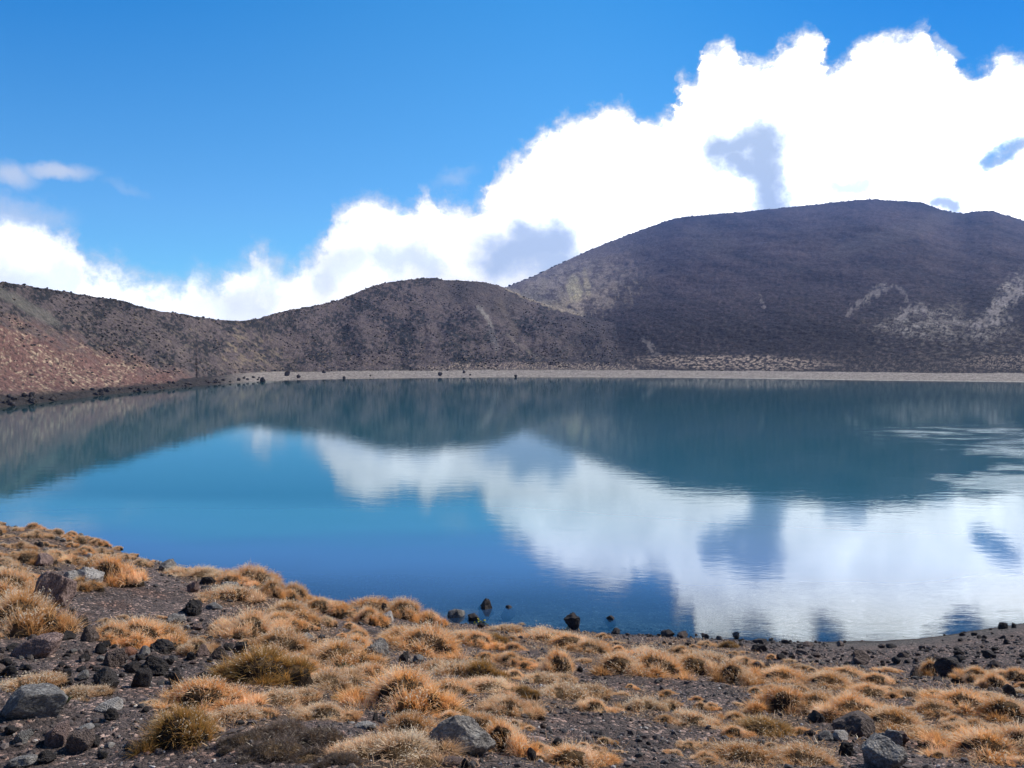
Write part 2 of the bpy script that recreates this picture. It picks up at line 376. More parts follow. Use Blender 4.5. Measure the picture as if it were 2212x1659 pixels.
gm = sm(gr+.5*nf+.3*nb, .45, .9)[..., None]*.55
base = base*(1-gm)+litter*gm
re_g = np.interp(AG, be_a, be_r)
spit = sm(AG, az_of(1500), az_of(1850))*sm(RG/re_g, .78, .95)
base = base*(1-spit[..., None])+np.array([.10, .092, .086])*spit[..., None]*(1+.25*nf[..., None])
wet = sm(ZG+.10*fbm(XG/.8, YG/.8, 3, 44), WATER+.34, WATER+.06)[..., None]
base = base*(1-.55*wet)
under = sm(ZG, WATER, WATER-.3)[..., None]
bedc = np.array([.21, .21, .18])*(1+.6*fbm(XG/1.2, YG/.9, 4, 36)[..., None]+.9*fbm(XG/.30, YG/.30, 3, 38)[..., None])+.25*sm(fbm(XG/.22, YG/.22, 2, 39), .42, .55)[..., None]
base = base*(1-under)+bedc*under
set_col(me, 'tone', np.clip(base, .01, 1))
m_ground, t, out = mat('volcanic_gravel_soil')
pb = t.n('ShaderNodeBsdfPrincipled'); t.l(pb.outputs[0], out.inputs[0]); pb.inputs['Roughness'].default_value = .9; pb.inputs['Specular IOR Level'].default_value = .25
tcn = t.n('ShaderNodeTexCoord').outputs['Object']
vor = t.n('ShaderNodeTexVoronoi'); t.l(tcn, vor.inputs['Vector']); vor.inputs['Scale'].default_value = 38
vor2 = t.n('ShaderNodeTexVoronoi'); t.l(tcn, vor2.inputs['Vector']); vor2.inputs['Scale'].default_value = 95
grain = t.ramp(t.m('FRACT', t.m('MULTIPLY', vor.outputs['Color'], 3.7)), [(0, (.45, .45, .46)), (.6, (.9, .88, .86)), (.86, (1.2, 1.1, 1.05)), (.95, (3.6, 3.2, 2.9))])
col = t.mix(1.0, attr(t, 'tone'), grain, 'MULTIPLY')
nn = t.noise(tcn, 120, 5, .7)
col = t.mix(1.0, col, t.ramp(nn, [(.3, (.6, .6, .6)), (.7, (1.35, 1.35, 1.35))]), 'MULTIPLY')
t.put(pb.inputs['Base Color'], col)
hsum = t.m('ADD', t.m('MULTIPLY', vor.outputs['Distance'], -.9), t.m('ADD', t.m('MULTIPLY', vor2.outputs['Distance'], -.4), t.m('MULTIPLY', nn, .5)))
bp = t.n('ShaderNodeBump'); bp.inputs['Strength'].default_value = 1.0; bp.inputs['Distance'].default_value = .022; t.put(bp.inputs['Height'], hsum); t.l(bp.outputs[0], pb.inputs['Normal'])
link('ground', me, m_ground, kind='structure')

# ------------------------------------------------------------------ far hills
az_far = np.concatenate([np.linspace(-1.75, -fr, 90, endpoint=False), np.linspace(-fr, fr, 1350), np.linspace(fr, 1.75, 91)[1:]])
r_bed = np.geomspace(59, 84, 10, endpoint=False)
r_far = np.concatenate([r_bed, np.geomspace(84, 260, 400, endpoint=False), np.geomspace(260, 1750, 500)])
me, AG, RG, ZG = sheet('hills', az_far, r_far, lambda a, r: far_z(a, r)[0])
_, WH, TA, TB, DS = far_z(AG, RG, False)
XG, YG = RG*np.sin(AG), RG*np.cos(AG)
PX, PY = proj(XG, YG, ZG)
def el(cx, cy, rx, ry, rot=0., n=0., nx=40., seed=1):
    c, s_ = math.cos(rot), math.sin(rot)
    dx, dy = PX-cx, PY-cy
    d = np.hypot((dx*c+dy*s_)/rx, (dy*c-dx*s_)/ry)
    if n: d = d+n*fbm(PX/nx, PY/nx, 4, seed)
    return 1-sm(d, .55, 1.05)
def C(*v): return np.array(v)
def lay(base, col, m): return base*(1-m[..., None])+C(*col)*m[..., None]
n1 = fbm(PX/60, PY/40, 4, 101); n2 = fbm(PX/9, PY/6, 4, 103); n3 = fbm(PX/3.2, PY/2.2, 3, 105)
base = np.empty(PX.shape+(3,)); base[:] = C(.085, .068, .058)
base[:] = C(.145, .115, .112)
base = lay(base, (.034, .034, .034), sm(.8*n1+1.1*n2+.5*n3, -.12, .22))            # scrub clumps
base = lay(base, (.13, .105, .085), sm(n2*.7-n1*.6+.5*n3, .18, .5)*.55)
isA = (WH == 1); isB = (WH == 2)
# mountain: smooth dark scoria
sl = fbm((PX*.86+PY*.5)/260, (PY*.86-PX*.3)/34, 4, 111)
mt = np.empty_like(base); mt[:] = C(.066, .050, .052)
mt = mt*(1+.95*sl[..., None]+.35*n2[..., None]+.45*fbm(PX/26, PY/12, 5, 119, .62)[..., None])
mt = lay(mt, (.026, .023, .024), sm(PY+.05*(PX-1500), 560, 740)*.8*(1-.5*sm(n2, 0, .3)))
mt = lay(mt, (.25, .20, .175), sm(PX, 1480, 1200)*sm(PY+40*fbm(PX/60, PY/40, 3, 113), 710, 580)*.9)
mt = lay(mt, (.40, .33, .27), sm(PX, 1420, 1240)*sm(.5*n2+fbm(PX/34, PY/30, 4, 134), -.2, .25)*el(1240, 625, 190, 72, -.25, .4, 40)*.75)
mt = lay(mt, (.30, .25, .19), sm(n2*.6+fbm(PX/30, PY/40, 3, 114), -.05, .25)*el(1190, 640, 110, 50, -.3, .4, 40)*.8)
mt = lay(mt, (.50, .43, .28), el(1241, 626, 20, 36, -.2, .4, 22, 5)*.85)
mt = lay(mt, (.44, .37, .25), el(1268, 612, 9, 34, -.2, .5, 18, 6)*.8)
mt = lay(mt, (.28, .235, .19), sm(fbm((PX-PY*.2)/7, PY/14, 4, 116), .08, .4)*el(1300, 625, 120, 70, -.35)*.7)
mt = lay(mt, (.035, .03, .03), sm(fbm(PX/12, PY/7, 4, 117), .15, .35)*el(1330, 620, 110, 70, -.6)*.6)
mt = lay(mt, (.10, .085, .085), el(1950, 500, 240, 22, -.32, .5, 60, 7)*.5)
mt = lay(mt, (.11, .09, .08), el(1530, 520, 70, 40, .2, .6, 30, 7)*.4)
mt = lay(mt, (.15, .13, .11), sm(fbm(PX/16, PY/5, 5, 121, .62), .02, .3)*el(2060, 720, 230, 75, .05, .5, 60)*.9)
rk = sm(fbm((PX+PY*.5)/15, (PY-PX*.25)/5, 5, 121, .65), .0, .25)
rk2 = sm(fbm((PX+PY*.9)/7, (PY-PX*.3)/2.6, 5, 123, .65), .02, .28)
for e_ in ((2170,650,70,30,-.75,1.0),(1990,690,110,40,-.15,.7),(1880,640,60,14,-.75,.6),(2080,715,150,30,0,.6),(2200,610,50,30,-.9,.6)):
    mt = lay(mt, (.42, .38, .34), np.maximum(rk, rk2*.8)*el(*e_[:5], .5, 40, 9)*e_[5]*(.35+.65*sm(fbm((PX+PY*.6)/48, (PY-PX*.3)/20, 4, 129, .6), -.12, .2)))
def stroke_on(arr, pts, wd, col, k, nz=.5):
    d = np.full(PX.shape, 1e9)
    for (x0, y0), (x1, y1) in zip(pts, pts[1:]):
        L = (x1-x0)**2+(y1-y0)**2
        tt = np.clip(((PX-x0)*(x1-x0)+(PY-y0)*(y1-y0))/L, 0, 1)
        d = np.minimum(d, np.hypot(PX-x0-tt*(x1-x0), PY-y0-tt*(y1-y0)))
    return lay(arr, col, (1-sm(d+wd*nz*2*fbm(PX/10, PY/10, 3, 44), wd*.4, wd*1.2))*k)
for pts, wd, k in (([(1828,680),(1852,655),(1871,639),(1900,628)],4,.7),([(1895,640),(1915,622),(1931,614),(1955,632),(1962,650)],4,.6),([(1941,690),(1958,672),(1976,664),(1998,670)],7,.9),
                   ([(2110,700),(2140,690),(2150,668),(2165,650),(2206,624)],10,1.0),([(2136,700),(2160,696),(2185,688)],4,.8),([(1391,734),(1404,750),(1416,766)],6,.6),([(1641,644),(1651,662)],4,.6),([(1980,700),(2030,694),(2090,700)],4,.5)):
    mt = stroke_on(mt, pts, wd, (.36, .32, .30), k*.62, 1.6)
mt = lay(mt, (.52, .41, .33), sm(.5*n2+1.2*fbm(PX/9, PY/3.2, 4, 127, .6), -.08, .28)*el(1590, 783, 230, 19, .02, .4)*1.)
mt = lay(mt, (.48, .38, .31), sm(.6*n2+n3, .0, .3)*el(2200, 783, 150, 20, 0, .4)*.85)
mt = lay(mt, (.15, .125, .105), sm(n2+n3, .0, .35)*sm(PY, 745, 795)*.7)
base = np.where(isB[..., None], mt, base)
# hump: scars
A_ = isA*1.
base = lay(base, (.11, .09, .085), el(1040, 640, 130, 42, .25, .5, 50, 12)*A_*.6)
base = lay(base, (.062, .053, .056), sm(PX+60*n1, 1100, 1290)*A_*.75*(1-.6*sm(n2, .05, .3)))
def stroke(pts, wd, col, k, nz=.5):
    global base
    d = np.full(PX.shape, 1e9)
    for (x0, y0), (x1, y1) in zip(pts, pts[1:]):
        L = (x1-x0)**2+(y1-y0)**2
        tt = np.clip(((PX-x0)*(x1-x0)+(PY-y0)*(y1-y0))/L, 0, 1)
        d = np.minimum(d, np.hypot(PX-x0-tt*(x1-x0), PY-y0-tt*(y1-y0)))
    base = lay(base, col, (1-sm(d+wd*nz*2*fbm(PX/10, PY/10, 3, 44), wd*.5, wd*1.2))*k)
stroke([(1034,662),(1050,683),(1062,702)], 5, (.30, .27, .24), .8)
stroke([(1058,715),(1066,730),(1072,748)], 7, (.22, .20, .19), .6)
stroke([(1078,648),(1098,690),(1118,722)], 8, (.13, .105, .09), .7)
stroke([(1095,722),(1125,748),(1165,776)], 4, (.2, .17, .14), .5)
stroke([(1095,623),(1140,640),(1180,658),(1215,668),(1258,679)], 5, (.36, .30, .23), .85)
stroke([(1130,636),(1180,652),(1195,662)], 9, (.26, .22, .17), .7)
# pale tussocks low on the hump
base = lay(base, (.30, .23, .16), sm(fbm(PX/5, PY/2.6, 3, 131), .22, .42)*sm(PY, 690, 800)*A_*.7*sm(PX, 420, 700))
base = lay(base, (.42, .33, .26), sm(n3+.6*n2, .0, .3)*el(1150, 793, 330, 12, 0, .5, 20)*A_*.9)
# left hillside: slanted streaks of grass and red scoria
U = (PX*.86+PY*.52); V = (PY*.86-PX*.52)
st = fbm(U/30, V/7, 5, 141, .62); st2 = fbm(U/9, V/3, 5, 143, .66)
left = A_*sm(PX, 760, 420)
base = lay(base, (.21, .17, .14), sm(.8*st+.7*st2, .05, .35)*left*.75*sm(PY, 630, 700))
base = lay(base, (.17, .16, .135), el(45, 655, 120, 16, .5, .4)*A_*.7)
base = lay(base, (.30, .235, .155), sm(st+.4*st2, .0, .32)*left*el(560, 775, 120, 60, .5, .5, 50)*.8)
redm = left*sm((PY-(690+PX*.31)+60*fbm(U/60, V/18, 4, 151, .6)), -22, 34)*sm(PX, 520, 380)*sm(PY, 860, 835)
base = lay(base, (.235, .127, .105), redm*.88)
stq = fbm(U/13, V/3.4, 6, 145, .72)
base = lay(base, (.40, .27, .20), redm*sm(stq+.5*n1, -.05, .3)*.7)
base = lay(base, (.55, .43, .30), redm*sm(stq*1.1+.35*n1+.4*n2, .12, .36)*.9)
base = lay(base, (.07, .055, .048), redm*sm(fbm(U/10, V/5, 5, 157, .62), .08, .30)*.9)
# beach
shore_left = sm(PX, 560, 420)
zb_m = ((WH == 0)*1.)*(1-shore_left)
bch = C(.36, .315, .275)*(1+.25*fbm(PX/30, PY/2.2, 3, 161)[..., None]+.2*n3[..., None])
base = base*(1-zb_m[..., None])+bch*zb_m[..., None]
base = lay(base, (.52, .49, .45), zb_m*(1-sm(np.abs(DS-.9), .5, 1.5))*sm(PX, 1400, 1700))
base = lay(base, (.06, .052, .046), ((WH == 0)*1.)*shore_left)
base = lay(base, (.06, .052, .046), A_*shore_left*(1-sm(DS, 4, 9))*.9)
base = lay(base, (.16, .135, .11), A_*(1-shore_left)*(1-sm(TA, .0, .03))*.7)
base = lay(base, (.03, .035, .03), sm(ZG, WATER, WATER-.3))
base = base*(1+np.where(isB, .12, .33)[..., None]*n3[..., None]+np.where(isB, .15, .25)[..., None]*n2[..., None])
set_col(me, 'tone', np.clip(base, .012, .8))
m_hill, t, out = mat('hillside')
pb = t.n('ShaderNodeBsdfPrincipled'); t.l(pb.outputs[0], out.inputs[0]); pb.inputs['Roughness'].default_value = .95; pb.inputs['Specular IOR Level'].default_value = .1
tcn = t.n('ShaderNodeTexCoord').outputs['Object']
nn = t.noise(tcn, .9, 6, .7); n5 = t.noise(tcn, .16, 5, .65)
col = t.mix(1.0, attr(t, 'tone'), t.ramp(nn, [(.3, (.66, .66, .66)), (.5, (.97, .97, .97)), (.72, (1.45, 1.43, 1.4))]), 'MULTIPLY')
t.put(pb.inputs['Base Color'], col)
bp = t.n('ShaderNodeBump'); bp.inputs['Strength'].default_value = 1.0; bp.inputs['Distance'].default_value = 1.0
t.put(bp.inputs['Height'], t.m('ADD', nn, t.m('MULTIPLY', n5, 1.6))); t.l(bp.outputs[0], pb.inputs['Normal'])
link('hills', me, m_hill, kind='structure')

# ------------------------------------------------------------------ water
az_w = np.linspace(-1.72, 1.72, 900); 
r_w = np.geomspace(9, 480, 430)
me, AG, RG, ZG = sheet('water', az_w, r_w, lambda a, r: np.full(np.shape(a), WATER))
XG, YG = RG*np.sin(AG), RG*np.cos(AG); PX, PY = proj(XG, YG, ZG)
re_w = np.interp(AG, be_a, be_r); ze_w = np.interp(AG, be_a, be_z)
# distance past the water line
shw = RG-re_w-np.clip(ze_w-WATER, 0, 5)/.42
farw = np.interp(AG, sh_a, sh_r)-RG
d_off = shw+3.0*fbm(XG/9, YG/9, 3, 171)
set_f(me, 'off', np.minimum(shw+1.6*fbm(XG/6, YG/6, 3, 171), 60))
set_f(me, 'faroff', np.clip(farw, 0, 60))
def wel(cx, cy, rx, ry, n=.3, nx=50., ny=12., seed=3):
    d = np.hypot((PX-cx)/rx, (PY-cy)/ry)+n*fbm(PX/nx, PY/ny, 4, seed)
    return 1-sm(d, -.2, 1.1)
wind = np.maximum.reduce([wel(2060, 934, 300, 26), wel(2280, 965, 300, 50, .3), wel(2130, 1035, 170, 26, .4)*.8, wel(2250, 1010, 160, 70, .4)*.7,
     wel(1430, 1165, 200, 22, .5)*.15, wel(1000, 1200, 250, 26, .6)*.12, wel(1280, 860, 160, 14, .6)*.22])
set_f(me, 'wind', wind)
# pale shallow shelf: a band of light sediment along the near shore
shelf = (1-sm(np.abs(shw-14.5-2*fbm(XG/12, YG/5, 3, 175)), 1.5, 6.5))*sm(PX, 1700, 900)
set_f(me, 'shelf', shelf)
m_water, t, out = mat('lake_water')
tcn = t.n('ShaderNodeTexCoord').outputs['Object']
off = attr(t, 'off', 'Fac'); wnd = attr(t, 'wind', 'Fac'); shf = attr(t, 'shelf', 'Fac'); faro = attr(t, 'faroff', 'Fac')
mp = t.n('ShaderNodeMapping'); t.l(tcn, mp.inputs[0]); mp.inputs['Scale'].default_value = (.55, 1.25, 1)
rip1 = t.noise(mp.outputs[0], 1.1, 3, .5); rip2 = t.noise(mp.outputs[0], 5.5, 2, .5); rip3 = t.noise(tcn, 7.0, 4, .7)
calm = t.m('ADD', t.m('MULTIPLY', rip1, .0030), t.m('MULTIPLY', rip2, .0011))
gust = t.m('MULTIPLY', wnd, t.step(t.noise(mp.outputs[0], .30, 6, .7), .38, .75))
hgt = t.m('ADD', calm, t.m('MULTIPLY', t.m('MULTIPLY', rip3, gust), .030))
bp = t.n('ShaderNodeBump'); bp.inputs['Strength'].default_value = 1.0; bp.inputs['Distance'].default_value = 1.0; t.put(bp.inputs['Height'], hgt)
gl = t.n('ShaderNodeBsdfGlossy'); gl.inputs['Color'].default_value = (.88, .94, .97, 1); gl.inputs['Roughness'].default_value = .012
t.put(gl.inputs['Roughness'], t.m('ADD', .030, t.m('MULTIPLY', wnd, .02)))
t.l(bp.outputs[0], gl.inputs['Normal'])
df = t.n('ShaderNodeBsdfDiffuse')
deep = t.mix(t.noise(tcn, .05, 3, .5), (.002, .098, .150), (.002, .116, .140))
bodyc = t.mix(t.step(off, 3, 22), (.085, .19, .40), deep)
bodyc = t.mix(t.m('MULTIPLY', shf, .5), bodyc, (.06, .28, .36))
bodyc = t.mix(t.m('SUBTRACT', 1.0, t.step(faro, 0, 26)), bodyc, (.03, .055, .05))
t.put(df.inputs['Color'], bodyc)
tr = t.n('ShaderNodeBsdfTransparent'); tr.inputs['Color'].default_value = (.45, .65, .85, 1)
ms = t.n('ShaderNodeMixShader'); t.put(ms.inputs[0], t.step(off, -1.5, 9.5)); t.l(tr.outputs[0], ms.inputs[1]); t.l(df.outputs[0], ms.inputs[2])
fn = t.n('ShaderNodeFresnel'); fn.inputs['IOR'].default_value = 1.333
ms2 = t.n('ShaderNodeMixShader'); t.l(fn.outputs[0], ms2.inputs[0]); t.l(ms.outputs[0], ms2.inputs[1]); t.l(gl.outputs[0], ms2.inputs[2])
t.l(ms2.outputs[0], out.inputs[0])
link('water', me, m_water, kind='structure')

# ------------------------------------------------------------------ placing on the ground
_rr = np.geomspace(3.0, 23, 900)
def place(px, py):
    """point of the near bank seen at this picture point"""
    a, s_ = azs(px, py); a = float(a); s_ = float(s_)
    z = ground_z(np.full(_rr.shape, a), _rr)
    hit = np.nonzero(z/_rr >= s_)[0]
    i = hit[0] if len(hit) else int(np.argmax(z/_rr))
    r = float(_rr[i]); zz = float(z[i])
    if zz < WATER-.05 and s_ < 0:                     # standing in the water
        r = WATER/s_; zz = float(ground_z(a, r))
    return Vector((r*math.sin(a), r*math.cos(a), zz)), r

# ------------------------------------------------------------------ rocks
def ico(sub):
    import bmesh
    bm = bmesh.new(); bmesh.ops.create_icosphere(bm, subdivisions=sub, radius=1)
    v = np.array([x.co[:] for x in bm.verts]); f = np.array([[q.index for q in p.verts] for p in bm.faces]); bm.free()
    return v, f
ICO = {s_: ico(s_) for s_ in (1, 2, 3, 4, 5)}
def rock_mesh(name, seed, sub=4, kind='block', squash=(1, 1, 1)):
    rg = np.random.default_rng(seed); v, f = ICO[sub]; v = v.copy()
    # cut by random planes so that it has flat faces and edges
    ncut = {'block': 12, 'slab': 14, 'jag': 12, 'round': 22}[kind]
    depth = {'block': (.46, .76), 'slab': (.55, .85), 'jag': (.55, .9), 'round': (.62, .88)}[kind]
    for _ in range(ncut):
        n = rg.normal(size=3); n /= np.linalg.norm(n); d = rg.uniform(*depth)
        q = v@n; k = q > d
        v[k] -= np.outer((q[k]-d)*.94, n)
    amp = {'block': .085, 'slab': .045, 'jag': .15, 'round': .035}[kind]
    o = rg.uniform(0, 50, 3)
    nz = np.array([mnoise.fractal(Vector(p*1.6+o), .6, 2.1, 5) for p in v])
    nz2 = np.array([mnoise.noise(Vector(p*6+o)) for p in v])
    pit = np.array([mnoise.noise(Vector(p*11+o)) for p in v])
    L = np.linalg.norm(v, axis=1, keepdims=True)
    v *= 1+(nz*amp*1.3+nz2*amp*.55)[:, None]
    if kind == 'jag': v *= 1-(.10*np.clip(pit, .1, 1)-.01)[:, None]
    if kind == 'slab': v[:, 2] *= .5
    v *= np.array(squash)
    # normalise: unit width, base at 0
    w_ = (v[:, :2].max(0)-v[:, :2].min(0)).max(); v /= w_
    v[:, 2] -= v[:, 2].min()
    me = grid_mesh(name, v, f, smooth=(kind == 'round' or sub >= 5))
    return me
def rock_mat(name, c0, c1, c2, lichen=None, bump=.5, bs=9):
    m_, t, out = mat(name)
    pb = t.n('ShaderNodeBsdfPrincipled'); t.l(pb.outputs[0], out.inputs[0]); pb.inputs['Roughness'].default_value = .88; pb.inputs['Specular IOR Level'].default_value = .3
    tcn = t.n('ShaderNodeTexCoord').outputs['Object']; rnd = t.n('ShaderNodeObjectInfo').outputs['Random']
    vv = t.n('ShaderNodeVectorMath', operation='ADD'); t.l(tcn, vv.inputs[0]); t.put(vv.inputs[1], t.comb(t.m('MULTIPLY', rnd, 40), 3., 1.))
    p = vv.outputs[0]
    a = t.noise(p, 3.2, 6, .65); b = t.noise(p, 14, 5, .7); c = t.noise(p, 40, 3, .6)
    col = t.ramp(t.m('ADD', t.m('MULTIPLY', a, .55), t.m('MULTIPLY', b, .45)), [(.36, c0), (.5, c1), (.64, c2)])
    col = t.mix(1.0, col, t.ramp(c, [(.3, (.7, .7, .7)), (.7, (1.3, 1.3, 1.3))]), 'MULTIPLY')
    col = t.mix(1.0, col, t.mix(rnd, (.75, .74, .73), (1.22, 1.17, 1.12)), 'MULTIPLY')
    if lichen:
        vo = t.n('ShaderNodeTexVoronoi'); t.put(vo.inputs['Vector'], p); vo.inputs['Scale'].default_value = 5.0
        sp = t.m('SUBTRACT', 1.0, t.step(t.m('ADD', vo.outputs['Distance'], t.m('MULTIPLY', t.m('SUBTRACT', b, .5), .35)), .12, .2))
        col = t.mix(t.m('MULTIPLY', sp, .8), col, lichen)
    t.put(pb.inputs['Base Color'], col)
    bp = t.n('ShaderNodeBump'); bp.inputs['Strength'].default_value = bump; bp.inputs['Distance'].default_value = .06
    vo2 = t.n('ShaderNodeTexVoronoi'); t.put(vo2.inputs['Vector'], p); vo2.inputs['Scale'].default_value = bs*2
    t.put(bp.inputs['Height'], t.m('ADD', t.m('ADD', a, t.m('MULTIPLY', b, .5)), t.m('MULTIPLY', vo2.outputs['Distance'], .35))); t.l(bp.outputs[0], pb.inputs['Normal'])
    return m_
RM = {'dark': rock_mat('dark_scoria', (.030, .027, .027), (.055, .048, .046), (.095, .083, .078), bump=.9, bs=12),
      'grey': rock_mat('grey_andesite', (.08, .077, .073), (.19, .18, .17), (.38, .37, .345), (.34, .335, .31), .7),
      'pale': rock_mat('pale_andesite', (.20, .19, .18), (.34, .325, .31), (.50, .48, .455), None, .7),
      'pink': rock_mat('pinkish_lava', (.10, .072, .064), (.20, .14, .125), (.36, .27, .24), None, .8, 12),
      'rust': rock_mat('rust_orange_lava', (.17, .075, .045), (.30, .14, .085), (.40, .22, .15), None, .8),
      'brown': rock_mat('brown_lava', (.07, .053, .047), (.13, .10, .088), (.24, .19, .165), None, .8)}
KINDS_ = ['block', 'jag', 'round', 'slab']
RP = {(k, tone): [] for k in KINDS_ for tone in RM}
_proto_co = {}
for i, k in enumerate(KINDS_):
    for j in range(5):
        _proto_co[k, j] = rock_mesh('rock_shape', 100+i*20+j, 4, k)
def rock_proto(k, tone, j):
    key = ('m', k, tone, j)
    if key not in _proto_co:
        m2 = _proto_co[k, j].copy(); m2.name = 'rock_shape'; m2.materials.append(RM[tone]); _proto_co[key] = m2
    return _proto_co[key]
placed = []      # (px, py, label info) for naming neighbours
def add_rock(name, px, pyb, w_px, h_px, tone, kind, label, cat, group=None, seed=None, rotz=None, sink=.26, pos=None, tilt=None, depth=.8, hero=False):
    """px: centre, pyb: picture row of its base"""
    p, r = place(px, pyb) if pos is None else pos
    if r > 0 and p.z < WATER: zbase = p.z
    dist = math.hypot(r, p.z)
    W = w_px/FPX*dist*(1.0 if hero else .94); Hh = h_px/FPX*dist*(.88 if hero else .86)
    rg = random.Random(int(px*7+pyb*13) if seed is None else seed)
    if hero: me = rock_mesh(name, rg.randint(0, 9999), 5, kind); me.materials.append(RM[tone])
    else: me = rock_proto(kind, tone, rg.randrange(5))
    co = np.empty(len(me.vertices)*3); me.vertices.foreach_get('co', co); co = co.reshape(-1, 3)
    rz = rg.uniform(0, 6.28) if rotz is None else rotz
    # push back by half its depth so the front foot stands at pyb
    a = math.atan2(p.x, p.y)
    o = bpy.data.objects.new(name, me); COL.objects.link(o)
    hz = co[:, 2].max()
    sx = W; sz = Hh/(1-sink)/hz
    if sz < .35*sx: sz = .35*sx
    M = Matrix.Rotation(rz, 3, 'Z')
    if tilt: M = Matrix.Rotation(tilt[0], 3, 'X')@Matrix.Rotation(tilt[1], 3, 'Y')@M
    back = W*depth*.35
    x = p.x+math.sin(a)*back; y = p.y+math.cos(a)*back
    z = float(ground_z(math.atan2(x, y), math.hypot(x, y)))
    if z < WATER-.03:                                  # stands in the lake: foot on the bed, top above the water
        sz = (Hh+(WATER-z))/hz*1.04; sx = max(sx, .95*sz); sink = .02
    o.location = (x, y, z-sz*hz*sink)
    o.rotation_euler = M.to_euler()
    o.scale = (sx*1.08, sx*1.08*max(depth, .7), sz)
    o['label'] = label; o['category'] = cat
    if group: o['group'] = group
    return o

